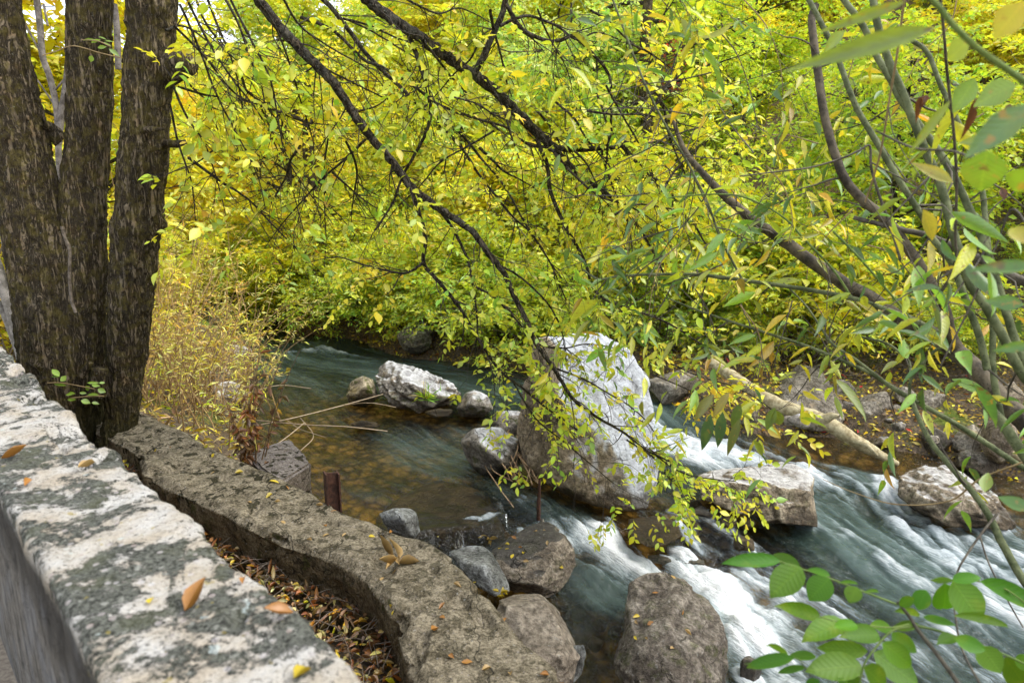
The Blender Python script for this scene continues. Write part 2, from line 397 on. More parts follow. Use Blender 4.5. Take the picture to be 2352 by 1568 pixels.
FB = np.array(FB); NB = np.array(NB); RIV = np.concatenate([FB, NB[::-1]])

def seg_dist(p, line):
    best = np.full(len(p), 1e9)
    for a, b in zip(line[:-1], line[1:]):
        ab = b - a; t = np.clip(((p - a) @ ab) / (ab @ ab + 1e-12), 0, 1)
        d = np.linalg.norm(p - a - t[:, None] * ab, axis=1); best = np.minimum(best, d)
    return best
def inside(p, poly):
    c = np.zeros(len(p), bool); j = len(poly) - 1
    for i in range(len(poly)):
        a, b = poly[i], poly[j]
        hit = ((a[1] > p[:, 1]) != (b[1] > p[:, 1])) & (p[:, 0] < (b[0] - a[0]) * (p[:, 1] - a[1]) / (b[1] - a[1] + 1e-12) + a[0])
        c ^= hit; j = i
    return c
def idw(p, ctrl, power=2.6):
    q = np.array([c[0] for c in ctrl]); val = np.array([c[1] for c in ctrl], float)
    if val.ndim == 1: val = val[:, None]
    d2 = ((p[:, None, :] - q[None]) ** 2).sum(-1) + .02
    w = d2 ** (-power / 2); w /= w.sum(1, keepdims=True); return w @ val
def ctl(lst): return [((Zp(u, v, z).x, Zp(u, v, z).y), z) for u, v, z in lst]

WCTL = ctl([(600, 720, 0), (700, 790, 0), (800, 850, 0), (1000, 860, 0), (1150, 900, 0), (650, 950, 0), (900, 990, 0), (700, 1080, 0), (900, 1120, 0), (1050, 1080, 0), (1120, 1100, -.02), (1150, 1190, -.02), (960, 1200, -.01),
            (1200, 1100, -.04), (1240, 1150, -.1), (1300, 1190, -.18), (1380, 1210, -.22), (1180, 1240, -.3), (1060, 1245, -.28), (1300, 1270, -.36), (1420, 1290, -.42), (1530, 1290, -.45), (1400, 1400, -.5), (1400, 1500, -.52), (1600, 1340, -.47), (1720, 1400, -.5), (1760, 1540, -.55),
            (1500, 900, 0), (1510, 945, -.02), (1570, 985, -.12), (1650, 1030, -.2), (1560, 1060, -.22), (1780, 1050, -.25), (1900, 1080, -.28), (1990, 1120, -.28), (1900, 1200, -.38), (2050, 1180, -.36), (2050, 1060, -.3), (2250, 1090, -.35), (2200, 1300, -.45), (2352, 1180, -.42), (1750, 1230, -.4), (1650, 1210, -.36), (1550, 1190, -.28), (2000, 1350, -.5), (2352, 1400, -.52), (2352, 1568, -.6), (2000, 1568, -.58)]) + [((-12, 22), 0.12), ((-20, 30), .3), ((9, 3), -.7), ((12, -3), -1.0)]
LIP = np.array([tuple(Zp(u, v, -.02)[:2]) for u, v in [(900, 1246), (960, 1226), (1010, 1216), (1060, 1211), (1110, 1208), (1150, 1203), (1166, 1188), (1158, 1165)]])
def wz0(p): return idw(p, WCTL)[:, 0]
def wz(p):
    """water height; a 14 cm step along the lip of the drowned slab"""
    z = wz0(p); d = seg_dist(p, LIP)
    up = inside(p, np.concatenate([LIP, np.array([tuple(Zp(u, v, 0)[:2]) for u, v in [(1100, 1100), (900, 1060), (700, 1120), (820, 1200)]])]))
    near = smooth(.9, .0, d)
    return np.where(up, z * (1 - near) + .0 * near, z)

def ground_z(p):
    ins = inside(p, RIV); df, dn = seg_dist(p, FB), seg_dist(p, NB)
    wv = wz0(p); n3 = np.c_[p, np.zeros(len(p))]
    far = ~ins & (df < dn)
    dd = np.minimum(df, dn)
    z = wv - .10 - .38 * smooth(0, .9, dd)
    rough = fbm(n3 * 1.1, 3, 4) * .16
    slope = np.interp(p[:, 0], [-30, -14, -4, 4], [.10, .20, .42, .50])
    zf = wv + .42 * smooth(0, .5, df) + .10 * df + slope * np.maximum(df - 1.8, 0) * np.interp(df, [0, 60, 200], [1, 1, .35]) + rough * (1 + .1 * df).clip(0, 4)
    zn = wv * 0 + .25 + .14 * (smooth(6.2, 5.0, p[:, 1]) * smooth(1.2, .4, p[:, 0])) + .48 * smooth(0, 1.0, dn) + np.where(p[:, 1] > 6, .045 * dn, 0) + rough * .4 - .55 * smooth(1.5, 2.8, p[:, 0])
    z = np.where(ins, z, np.where(far, zf, zn))
    z = np.where(ins, z + fbm(n3 * 6, 9, 3) * .05, z)
    return z
def gz(x, y): return float(ground_z(np.array([[x, y]]))[0])

def rect_grid(xs, ys):
    X, Y = np.meshgrid(xs, ys); p = np.c_[X.ravel(), Y.ravel()]; nx, ny = len(xs), len(ys)
    i = (np.arange(ny - 1)[:, None] * nx + np.arange(nx - 1)[None]).ravel()
    return p, np.stack([i, i + 1, i + nx + 1, i + nx], 1)
def axis(*segs):
    out = []
    for a, b, st in segs: out.append(np.arange(a, b, st))
    return np.unique(np.round(np.concatenate(out + [np.array([segs[-1][1]])]), 4))

# ---- ground
def m_ground():
    m, nt, out = mat('earth_and_leaf_litter'); N = NT(nt)
    geo = N.n('ShaderNodeNewGeometry'); pos = geo.outputs['Position']
    a = N.n('ShaderNodeAttribute', attribute_name='bed').outputs['Fac']
    n1 = N.noise(pos, 3, 6, .65); n2 = N.noise(pos, 30, 5, .7)
    earth = N.mix(N.ramp(n2, .3, .7), (.06, .045, .03), (.20, .15, .10))
    vo = N.voro(pos, 21); vc = N.n('ShaderNodeSeparateColor'); N.l(vo.outputs['Color'], vc.inputs[0])
    lf = N.mix(vc.outputs[0], (.30, .17, .04), N.mix(vc.outputs[1], (.55, .42, .05), (.22, .13, .06)))
    land = N.mix(N.math('MULTIPLY', N.ramp(vo.outputs['Distance'], .30, .38, 1, 0), N.ramp(n1, .38, .55)), earth, lf)
    land = N.mix(N.ramp(N.noise(pos, 1.1, 4), .55, .7, 0, .8), land, N.mix(n2, (.06, .12, .015), (.22, .30, .03)))
    vb = N.voro(pos, 7.5); sb = N.n('ShaderNodeSeparateColor'); N.l(vb.outputs['Color'], sb.inputs[0])
    bed = N.mix(sb.outputs[0], (.16, .105, .035), (.36, .25, .10)); bed = N.mul(bed, N.mix(N.ramp(vb.outputs['Distance'], .2, .75), (1.3, 1.25, 1.2), (.25, .22, .2)))
    bed = N.mul(bed, N.mix(n2, (.6, .6, .6), (1.3, 1.3, 1.3)))
    h = N.math('ADD', N.math('MULTIPLY', n2, .6), N.math('MULTIPLY', vo.outputs['Distance'], .5))
    N.l(N.principled(N.mix(a, land, bed), .9, N.bump(h, .9, .05)), out.inputs['Surface']); return m
gx = axis((-120, -20, 4), (-20, -8, .5), (-8, 8, .10), (8, 20, .5), (20, 120.1, 4)); gy = axis((-40, 1, 2), (1, 3, .3), (3, 16, .10), (16, 30, .4), (30, 160.1, 4))
p, q = rect_grid(gx, gy)
gzv = ground_z(p)
build('ground', np.c_[p, gzv], q.ravel(), np.full(len(q), 4), m_ground(), attrs={'bed': inside(p, RIV).astype(float) * smooth(.0, .12, np.minimum(seg_dist(p, FB), seg_dist(p, NB)))})['kind'] = 'structure'

# ---- river: streaks follow the current (line integral of noise), foam where the water breaks
def flowctl():
    c = [((700, 790), (900, 1000)), ((650, 950), (760, 1080)), ((800, 1100), (960, 1190)), ((1000, 1060), (1150, 1140)), ((1000, 850), (1180, 900)), ((900, 860), (1010, 870)), ((1160, 1150), (1300, 1210)), ((1060, 1260), (1200, 1225)),
         ((1300, 1210), (1420, 1290)), ((1420, 1290), (1560, 1345)), ((1600, 1340), (1760, 1480)), ((1500, 950), (1620, 1020)), ((1620, 1020), (1800, 1075)), ((1800, 1075), (1950, 1130)), ((1900, 1180), (2040, 1270)), ((2050, 1140), (2180, 1250)), ((2180, 1250), (2340, 1340)),
         ((1700, 1240), (1900, 1330)), ((2000, 1360), (2200, 1470)), ((2050, 1060), (2250, 1095)), ((1760, 1500), (1860, 1640)), ((1900, 1500), (2050, 1640)), ((1480, 1200), (1560, 1270)), ((1400, 1400), (1420, 1520)), ((690, 1120), (820, 1170))]
    o = []
    for a, b in c:
        pa, pb = Zp(*a, -.2), Zp(*b, -.2); d = (pb - pa).normalized(); o.append(((pa.x, pa.y), (d.x, d.y)))
    return o + [((-10, 20), (.75, -.66))]
FCTL = flowctl()
def flow(p): return nrm(idw(p, FCTL, 3.0))
wx = axis((-16, -5, .12), (-5, -2, .035), (-2, 5.4, .021), (5.4, 10.1, .08)); wy = axis((1.6, 4, .03), (4, 8.6, .021), (8.6, 12, .032), (12, 15.5, .05), (15.5, 32.1, .3))
p, q = rect_grid(wx, wy)
keep_v = inside(p, RIV) | (np.minimum(seg_dist(p, FB), seg_dist(p, NB)) < .7)
q = q[keep_v[q].all(1)]; used = np.unique(q); mp = np.full(len(p), -1); mp[used] = np.arange(len(used)); q = mp[q]; p = p[used]
def lic(p, cell, steps, h, seed):
    acc = np.zeros(len(p)); W = 0
    for s in (1, -1):
        x = p.copy(); v = flow(x) * s
        for i in range(steps):
            if i % 3 == 0: v = flow(x) * s
            wgt = math.cos(i / steps * math.pi / 2)
            acc += wgt * vnoise(np.c_[x / cell, np.full(len(x), seed * 3.1)], seed); W += wgt; x = x + v * h
    acc /= W; return (acc - acc.mean()) / acc.std()
s1 = lic(p, .045, 11, .035, 5); s2 = lic(p, .11, 12, .07, 6); s3 = lic(p, .35, 8, .16, 7)
streak = .45 * s1 + .4 * s2 + .35 * s3

def trail(pts):                               # (u, v, half width m, strength)
    o = []
    for u, v, r, s in pts:
        z = float(wz0(np.array([tuple(Zp(u, v, -.3)[:2])]))[0]); P = Zp(u, v, z); o.append((P.x, P.y, r, s))
    return np.array(o)
FOAM = [[(1488, 935, .18, .5), (1530, 985, .36, 1.0), (1600, 1020, .55, 1.3), (1690, 1045, .55, 1.3), (1800, 1070, .46, 1.05), (1900, 1105, .42, 1.0), (2000, 1160, .36, .85)],
        [(1880, 1075, .2, .5), (1960, 1125, .26, .85), (2060, 1200, .36, .85), (2200, 1280, .5, .9), (2350, 1350, .6, .95), (2500, 1450, .7, .95)],
        [(2030, 1105, .16, 1.25), (2052, 1150, .18, 1.2), (2110, 1205, .24, 1.0), (2200, 1250, .26, .9), (2340, 1310, .3, .85)],
        [(1060, 1238, .07, .7), (1100, 1226, .10, .9), (1160, 1205, .11, 1.0), (1150, 1172, .10, .75)],
        [(1205, 1135, .12, .65), (1240, 1150, .10, .6)],
        [(1180, 1203, .17, .95), (1240, 1208, .20, .95), (1310, 1228, .25, 1.0), (1390, 1265, .32, 1.1), (1450, 1305, .3, 1.2), (1530, 1330, .32, 1.35), (1600, 1345, .38, 1.4), (1680, 1385, .42, 1.45), (1730, 1440, .40, 1.45), (1750, 1500, .34, 1.2), (1800, 1600, .3, .8)],
        [(1400, 1195, .08, .6), (1440, 1235, .09, .7), (1480, 1280, .10, .75), (1560, 1290, .2, .95), (1640, 1310, .2, .8)],
        [(1555, 1205, .05, .7), (1575, 1245, .07, .9), (1610, 1280, .12, .8), (1690, 1300, .13, .5)],
        [(1740, 1330, .34, 1.0), (1840, 1390, .40, .85), (1960, 1480, .5, .65), (2080, 1568, .5, .6)], [(1880, 1160, .2, .6), (1960, 1240, .26, .6), (2080, 1330, .36, .62), (2240, 1430, .5, .62)],
        [(2100, 1420, .4, .5), (2300, 1540, .5, .65)],
        [(672, 806, .22, .62), (730, 806, .32, .75), (800, 812, .3, .5), (870, 830, .3, .35)], [(505, 700, .5, .9), (520, 740, .6, .9), (560, 770, .4, .5)],
        [(960, 1090, .15, .22), (1060, 1130, .15, .38)]]
fm = np.zeros(len(p))
for tr in FOAM:
    T = trail(tr)
    for a, b in zip(T[:-1], T[1:]):
        ab = b[:2] - a[:2]; t = np.clip(((p - a[:2]) @ ab) / (ab @ ab), 0, 1)
        d = np.linalg.norm(p - a[:2] - t[:, None] * ab, axis=1); r = a[2] + (b[2] - a[2]) * t; s = a[3] + (b[3] - a[3]) * t
        fm = np.maximum(fm, s * np.exp(-(d / r) ** 2 * .9))
down = smooth(9.6, 6.2, p[:, 1]) * smooth(.1, 1.5, p[:, 0])
fm = np.maximum(fm, .36 * down)
turb = fbm(np.c_[p * 4.2, p[:, 0] * 0], 31, 5)
fm = fm * .86
foam = np.clip(fm + (streak * .20 + .42 * turb) * np.clip(fm * 2.0, .0, 1) - .06, 0, 1.5)
DEEP = [(700, 830, .75), (600, 740, .8), (850, 830, .8), (1000, 870, .85), (1150, 910, .95), (620, 960, .35), (760, 960, .22), (900, 980, .1), (1000, 985, .15), (650, 1040, .25), (800, 1060, .30), (940, 1070, .5), (1060, 1110, .75), (1140, 1140, .7), (760, 1130, .12), (900, 1130, .22), (1000, 1160, .06), (1100, 1190, .04), (960, 1200, .05), (1200, 1150, .4), (1300, 1210, .5),
        (1430, 1220, .1), (1530, 1220, .05), (1400, 1300, .8), (1330, 1380, .05), (1380, 1450, .0), (1400, 1540, .05), (1700, 1240, .0), (1800, 1270, .1), (1650, 1210, .0), (1900, 1300, .35), (2050, 1400, .5), (1900, 1160, .95), (1950, 1200, 1), (1990, 1100, .9), (1550, 970, 1), (2100, 1300, .95), (2250, 1400, .6), (2050, 1060, .05), (1900, 1020, .1), (2250, 1100, .1), (1780, 1020, .35), (1650, 1330, .9), (2300, 1280, .95), (1850, 1400, .6), (2100, 1520, .5)]
deep = idw(p, [((Zp(u, v, -.2).x, Zp(u, v, -.2).y), d) for u, v, d in DEEP], 3)[:, 0] + .06 * streak
z = wz(p)
z = z + (s2 * .008 + s3 * .016 + s1 * .003) * (.35 + 1.0 * np.clip(fm, 0, 1)) + .02 * vnoise(np.c_[p * 2.3, p[:, 0] * 0], 12) + np.clip(foam, 0, 1.2) * .04 + turb * .12 * np.clip(fm - .15, 0, 1)
LIPD = seg_dist(p, LIP); foam = np.where(LIPD < .12, np.clip(foam * .6 + .1 * s1, 0, 1), foam)
def m_water():
    m, nt, out = mat('river_water'); N = NT(nt)
    pos = N.n('ShaderNodeNewGeometry').outputs['Position']
    att = lambda k: N.n('ShaderNodeAttribute', attribute_name=k).outputs['Fac']
    st = att('streak'); fo = att('foam'); de = att('deep')
    rot = N.n('ShaderNodeMapping'); rot.inputs['Rotation'].default_value = (0, 0, R(57)); N.l(pos, rot.inputs['Vector'])
    rip = N.noise(N.scalev(rot.outputs[0], (.28, 1, 1)), 26, 4, .6, .3); rip2 = N.noise(N.scalev(rot.outputs[0], (.4, 1, 1)), 7, 3, .5, .4)
    deepc = N.mix(N.ramp(st, -1, 1.2), (.028, .046, .038), (.105, .150, .138))
    dif = N.n('ShaderNodeBsdfDiffuse'); N.l(deepc, dif.inputs['Color'])
    tp = N.n('ShaderNodeBsdfTransparent'); N.l(N.mix(de, (.95, .83, .55), (.42, .46, .32)), tp.inputs['Color'])
    body = N.n('ShaderNodeMixShader'); N.l(N.ramp(de, .1, .95, .04, .95), body.inputs[0]); N.l(tp.outputs[0], body.inputs[1]); N.l(dif.outputs[0], body.inputs[2])
    gl = N.n('ShaderNodeBsdfGlossy'); gl.inputs['Roughness'].default_value = .13; gl.inputs['Color'].default_value = (.93, .97, 1, 1)
    hh = N.math('ADD', N.math('MULTIPLY', st, .25), N.math('ADD', N.math('MULTIPLY', rip, .6), rip2))
    nb = N.bump(hh, .75, .06); N.l(nb, gl.inputs['Normal'])
    fr = N.n('ShaderNodeFresnel'); fr.inputs['IOR'].default_value = 1.36; N.l(nb, fr.inputs['Normal'])
    sh = N.n('ShaderNodeMixShader'); N.l(N.math('MULTIPLY', fr.outputs[0], 1.0), sh.inputs[0]); N.l(body.outputs[0], sh.inputs[1]); N.l(gl.outputs[0], sh.inputs[2])
    fine = N.noise(N.scalev(rot.outputs[0], (.10, 1, 1)), 60, 4, .65)
    ff = N.ramp(N.math('ADD', fo, N.math('MULTIPLY', N.math('SUBTRACT', fine, .5), .55)), .28, .98)
    fd = N.n('ShaderNodeBsdfDiffuse'); N.l(N.mix(N.ramp(N.math('ADD', N.math('MULTIPLY', fo, .8), N.math('ADD', N.math('MULTIPLY', st, .22), N.math('MULTIPLY', fine, .7))), .55, 1.45), (.44, .53, .56), (.84, .86, .87)), fd.inputs['Color']); N.l(N.bump(N.math('ADD', N.math('MULTIPLY', st, .4), fine), .8, .05), fd.inputs['Normal'])
    fin = N.n('ShaderNodeMixShader'); N.l(ff, fin.inputs[0]); N.l(sh.outputs[0], fin.inputs[1]); N.l(fd.outputs[0], fin.inputs[2])
    N.l(fin.outputs[0], out.inputs['Surface']); return m
W_p, W_z, W_q, W_foam, W_fm = p, z, q, foam, fm

# ------------------------------------------------------------------ parapet, road, lower wall
AZ = math.radians(-44.05); WD = Vector((math.sin(AZ), math.cos(AZ), 0)); WN = Vector((math.cos(AZ), -math.sin(AZ), 0))
PZ = 2.17
pe = Zp(240, 1568, PZ); n0 = pe.dot(WN); n1_ = Zp(850, 1568, PZ).dot(WN)
road_z = 1.30
def loft(name, sections, mtl, parent=None):
    m = len(sections); k = len(sections[0]); V = np.array(sections, float).reshape(-1, 3)
    i = np.arange(m - 1)[:, None] * k; j = np.arange(k - 1)[None]
    qd = np.stack([i + j, i + k + j, i + k + j + 1, i + j + 1], -1).reshape(-1, 4)
    return V, qd
def prof(w, h, r, step):
    """open cross-section from left foot over the top to right foot with worn corners"""
    pts = []
    for zz in np.arange(-h, -r, step): pts.append((0, zz))
    for a in np.linspace(180, 90, 5): pts.append((r + r * math.cos(R(a)), -r + r * math.sin(R(a))))
    for xx in np.arange(r + step, w - r, step): pts.append((xx, 0))
    for a in np.linspace(90, 0, 5): pts.append((w - r + r * math.cos(R(a)), -r + r * math.sin(R(a))))
    for zz in np.arange(-r - step, -h, -step): pts.append((w, zz))
    return np.array(pts)
pr = prof(n1_ - n0, 1.45, .022, .014)
ss = np.arange(-.6, 6.5, .014); V = np.zeros((len(ss), len(pr), 3))
base = Vector((0, 0, 0))
for a, s in enumerate(ss):
    for_b = np.array(WD) * s
    V[a] = for_b + np.outer(n0 + pr[:, 0], np.array(WN)) + np.outer(np.ones(len(pr)), [0, 0, PZ]) + np.outer(pr[:, 1], [0, 0, 1])
Vf = V.reshape(-1, 3); top = np.tile(pr[:, 1] > -.04, len(ss)); right = np.tile(pr[:, 0] > (n1_ - n0) * .62, len(ss))
d = fbm(Vf * 9, 41, 5); d2 = fbm(Vf * 3.0, 42, 3)
Vf[:, 2] += np.where(top, d * .014 + d2 * .012 - .05 * smooth(.28, .5, fbm(Vf * 5, 47, 4)) * right, 0)
Vf += np.outer(np.where(right, d * .022 + d2 * .030, d * .008 * np.tile(pr[:, 1] > -.3, len(ss))), np.array(WN))
sflat = np.repeat(ss, len(pr))
Vf[:, 2] += np.where(top & right, -.035 * smooth(2.55, 2.6, sflat) * smooth(2.95, 2.8, sflat), 0)
k = len(pr); i = np.arange(len(ss) - 1)[:, None] * k; j = np.arange(k - 1)[None]
qd = np.stack([i + j, i + j + 1, i + k + j + 1, i + k + j], -1).reshape(-1, 4)
def m_parapet():
    m, nt, out = mat('lichen_crusted_concrete'); N = NT(nt)
    geo = N.n('ShaderNodeNewGeometry'); pos = geo.outputs['Position']
    nx = N.n('ShaderNodeSeparateXYZ'); N.l(geo.outputs['Normal'], nx.inputs[0]); sx = N.n('ShaderNodeSeparateXYZ'); N.l(pos, sx.inputs[0])
    rot = N.n('ShaderNodeMapping'); rot.inputs['Rotation'].default_value = (0, 0, AZ); N.l(pos, rot.inputs['Vector'])
    b1 = N.noise(N.scalev(pos, (1, 1, 1)), 4.6, 8, .66, .5); b2 = N.noise(pos, 13, 6, .7, .3); sp = N.noise(pos, 95, 4, .7); sp2 = N.noise(pos, 210, 2)
    pale = N.mix(N.ramp(N.noise(pos, 6, 4), .35, .65), (.41, .355, .275), (.50, .485, .45))
    pale = N.mix(N.ramp(N.noise(pos, 52, 5, .75), .50, .64, 0, .7), pale, (.25, .23, .185))
    dark = N.mix(N.ramp(sp, .36, .62), (.022, .022, .018), (.14, .145, .12))
    dark = N.mix(N.ramp(N.noise(pos, 30, 4, .7), .56, .66, 0, .55), dark, (.40, .40, .35))
    dark = N.mix(N.ramp(N.noise(pos, 8, 3), .5, .7, 0, .5), dark, (.09, .095, .05))
    f = N.ramp(N.math('ADD', N.math('ADD', N.math('MULTIPLY', b1, .75), N.math('MULTIPLY', b2, .45)), N.math('MULTIPLY', sp, .14)), .645, .682)
    c = N.mix(f, dark, pale)
    c = N.mix(N.ramp(N.math('ADD', sp, N.math('MULTIPLY', b2, .35)), .76, .82, 0, .75), c, (.04, .04, .034))
    c = N.mix(N.ramp(N.noise(pos, 19, 3), .68, .72, 0, .55), c, (.50, .58, .56))
    c = N.mix(N.ramp(N.noise(pos, 27, 2), .71, .74, 0, .6), c, (.30, .24, .05))
    vv = N.voro(pos, 26); c = N.mix(N.ramp(vv.outputs['Distance'], .16, .20, .65, 0), c, N.mix(N.noise(pos, 26, 0), (.30, .22, .18), (.55, .55, .56)))
    # the road side: dark band under the rim, paler weathered streaks below
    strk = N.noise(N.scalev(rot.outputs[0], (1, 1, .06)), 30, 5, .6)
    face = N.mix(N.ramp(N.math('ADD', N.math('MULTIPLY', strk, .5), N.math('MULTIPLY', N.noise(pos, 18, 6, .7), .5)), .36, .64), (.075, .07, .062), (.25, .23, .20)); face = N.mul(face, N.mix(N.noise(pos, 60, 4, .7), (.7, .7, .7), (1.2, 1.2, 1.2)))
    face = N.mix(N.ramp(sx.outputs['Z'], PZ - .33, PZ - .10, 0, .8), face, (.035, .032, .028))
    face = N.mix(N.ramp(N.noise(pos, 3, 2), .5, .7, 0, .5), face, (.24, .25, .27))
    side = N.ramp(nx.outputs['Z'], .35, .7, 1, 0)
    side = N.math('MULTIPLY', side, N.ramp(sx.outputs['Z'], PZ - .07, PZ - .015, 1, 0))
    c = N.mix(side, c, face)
    h = N.math('ADD', N.math('MULTIPLY', b2, .9), N.math('ADD', N.math('MULTIPLY', sp, .45), N.math('MULTIPLY', f, .25)))
    N.l(N.principled(c, .92, N.bump(h, .9, .02), .2), out.inputs['Surface']); return m
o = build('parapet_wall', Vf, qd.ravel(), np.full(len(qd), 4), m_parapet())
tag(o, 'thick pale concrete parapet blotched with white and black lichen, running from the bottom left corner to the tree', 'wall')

xs = [Vector((0, 0, 0)) + WD * s + WN * n for s, n in ((-4, n0 + .12), (14, n0 + .12), (14, n0 - 7), (-4, n0 - 7))]
b = [(p_.x, p_.y, road_z) for p_ in xs]
build('road', np.array(b), [0, 1, 2, 3], [4], m_plain('sandy_asphalt', (.20, .16, .12), (.34, .29, .22), 60, .9))['kind'] = 'structure'

def resample(P, n):
    P = np.array([tuple(x) for x in P]); L = np.r_[0, np.cumsum(np.linalg.norm(np.diff(P, axis=0), axis=1))]; t = np.linspace(0, L[-1], n)
    return np.stack([np.interp(t, L, P[:, i]) for i in range(3)], 1)
nA = 300
A = resample(catmull(wl_, 5), nA); B = resample(catmull(wr, 5), nA)
sec = []
tt = np.r_[np.linspace(0, .06, 4), np.linspace(.09, .91, 34), np.linspace(.94, 1, 4)]
for i in range(nA):
    a, b = A[i], B[i]; dv = (b - a); dn_ = dv / np.linalg.norm(dv); s = []
    for zz in np.linspace(-.62, -.05, 24): s.append(a + dn_ * (.045 * smooth(-.05, -.5, np.array(zz))) + np.array([0, 0, zz]))
    for t in tt: s.append(a + dv * t + np.array([0, 0, -.04 * (1 - smooth(0, .10, np.array(t))) - .03 * smooth(.92, 1, np.array(t))]))
    for zz in np.linspace(-.06, -1.9, 30): s.append(b + np.array([0, 0, zz]))
    sec.append(s)
Vw = np.array(sec); nn = np.gradient(Vw, axis=1); along = np.gradient(Vw, axis=0)
Nw = nrm(np.cross(along, nn)); Nw *= np.sign(Nw[:, 40:41, 2:3] + 1e-9); Vw = Vw.reshape(-1, 3); Nw = Nw.reshape(-1, 3)
dd = fbm(Vw * 6, 51, 5) * .022 + fbm(Vw * 2.2, 52, 3) * .028
pit = smooth(.42, .6, vnoise(Vw * 7.5, 57)) * .035
Vw = Vw + Nw * (dd - pit)[:, None]
k = Nw.shape[0] // nA; i = np.arange(nA - 1)[:, None] * k; j = np.arange(k - 1)[None]
qd = np.stack([i + j, i + j + 1, i + k + j + 1, i + k + j], -1).reshape(-1, 4)
def m_oldconc(name, pale, dark, mossy):
    m, nt, out = mat(name); N = NT(nt)
    geo = N.n('ShaderNodeNewGeometry'); pos = geo.outputs['Position']; nx = N.n('ShaderNodeSeparateXYZ'); N.l(geo.outputs['Normal'], nx.inputs[0])
    b1 = N.noise(pos, 3.2, 6, .65); b2 = N.noise(pos, 12, 6, .7); sp = N.noise(pos, 70, 5, .72)
    c = N.mix(N.ramp(b2, .34, .62), dark, pale); c = N.mul(c, N.mix(N.ramp(sp, .32, .68), (.42, .41, .38), (1.5, 1.5, 1.48)))
    pt = N.ramp(N.math('ADD', N.noise(pos, 16, 4, .6), N.math('MULTIPLY', b1, .35)), .74, .79)
    yy = N.n('ShaderNodeSeparateXYZ'); N.l(pos, yy.inputs[0])
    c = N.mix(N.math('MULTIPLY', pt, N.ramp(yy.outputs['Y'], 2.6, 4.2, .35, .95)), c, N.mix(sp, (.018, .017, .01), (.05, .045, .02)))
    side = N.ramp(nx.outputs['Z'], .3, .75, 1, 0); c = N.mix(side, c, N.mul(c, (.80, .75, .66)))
    c = N.mix(N.ramp(N.math('ADD', N.noise(pos, 9, 4, .7), N.math('MULTIPLY', side, .08)), .64, .74, 0, mossy), c, (.055, .065, .012))
    c = N.mix(N.ramp(N.noise(pos, 44, 3), .68, .73, 0, .55), c, (.42, .42, .39))
    v = N.voro(pos, 30); c = N.mix(N.ramp(v.outputs['Distance'], .14, .18, .5, 0), c, N.mix(N.noise(pos, 30, 0), (.2, .14, .1), (.36, .36, .36)))
    ck = N.voro(N.scalev(pos, (1, 1, .3)), .9, 'DISTANCE_TO_EDGE'); wv = N.n('ShaderNodeVectorMath', operation='ADD'); tn = N.n('ShaderNodeTexNoise'); tn.inputs['Scale'].default_value = 7; N.l(pos, tn.inputs['Vector'])
    sc = N.n('ShaderNodeVectorMath', operation='SCALE'); sc.inputs['Scale'].default_value = .22; N.l(tn.outputs['Color'], sc.inputs[0]); N.l(pos, wv.inputs[0]); N.l(sc.outputs[0], wv.inputs[1]); N.l(wv.outputs[0], ck.inputs['Vector'])
    kk = N.ramp(ck.outputs['Distance'], 0, .006, .85, 0); c = N.mix(kk, c, (.015, .013, .01))
    h = N.math('ADD', N.math('MULTIPLY', b2, .8), N.math('ADD', N.math('MULTIPLY', sp, .5), N.math('MULTIPLY', pt, -.5)))
    N.l(N.principled(c, .93, N.bump(h, 1.0, .03), .2), out.inputs['Surface']); return m
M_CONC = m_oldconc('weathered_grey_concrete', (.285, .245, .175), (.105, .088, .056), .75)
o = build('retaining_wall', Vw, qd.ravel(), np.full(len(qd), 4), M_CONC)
tag(o, 'low curving grey-brown concrete wall with dark moss spots, between the leaf-filled gap and the river', 'wall')

# ------------------------------------------------------------------ rocks
_ico = {}
def ico(sub):
    if sub not in _ico:
        bm = bmesh.new(); bmesh.ops.create_icosphere(bm, subdivisions=sub, radius=1)
        v = np.array([x.co[:] for x in bm.verts]); f = np.array([[x.index for x in y.verts] for y in bm.faces]); bm.free(); _ico[sub] = (nrm(v), f)
    return _ico[sub]
def hull_planes(P, chips=0, seed=0):
    cr = random.Random(seed)
    bm = bmesh.new(); [bm.verts.new(tuple(x)) for x in P]; bmesh.ops.convex_hull(bm, input=bm.verts)
    bm.normal_update(); c = np.mean(P, 0); pl = []
    for f in bm.faces:
        n = np.array(f.normal); d = n @ (np.array(f.verts[0].co) - c)
        if d < 0: n, d = -n, -d
        if d > 1e-5: pl.append((*n, d))
    bm.free(); pl = np.array(pl)
    for _ in range(chips):
        n = nrm(np.array([[cr.gauss(0, 1), cr.gauss(0, 1), cr.gauss(0, 1)]]))[0]; pl = np.vstack([pl, [*n, ((P - c) @ n).max() * cr.uniform(.80, .96)]])
    return c, pl
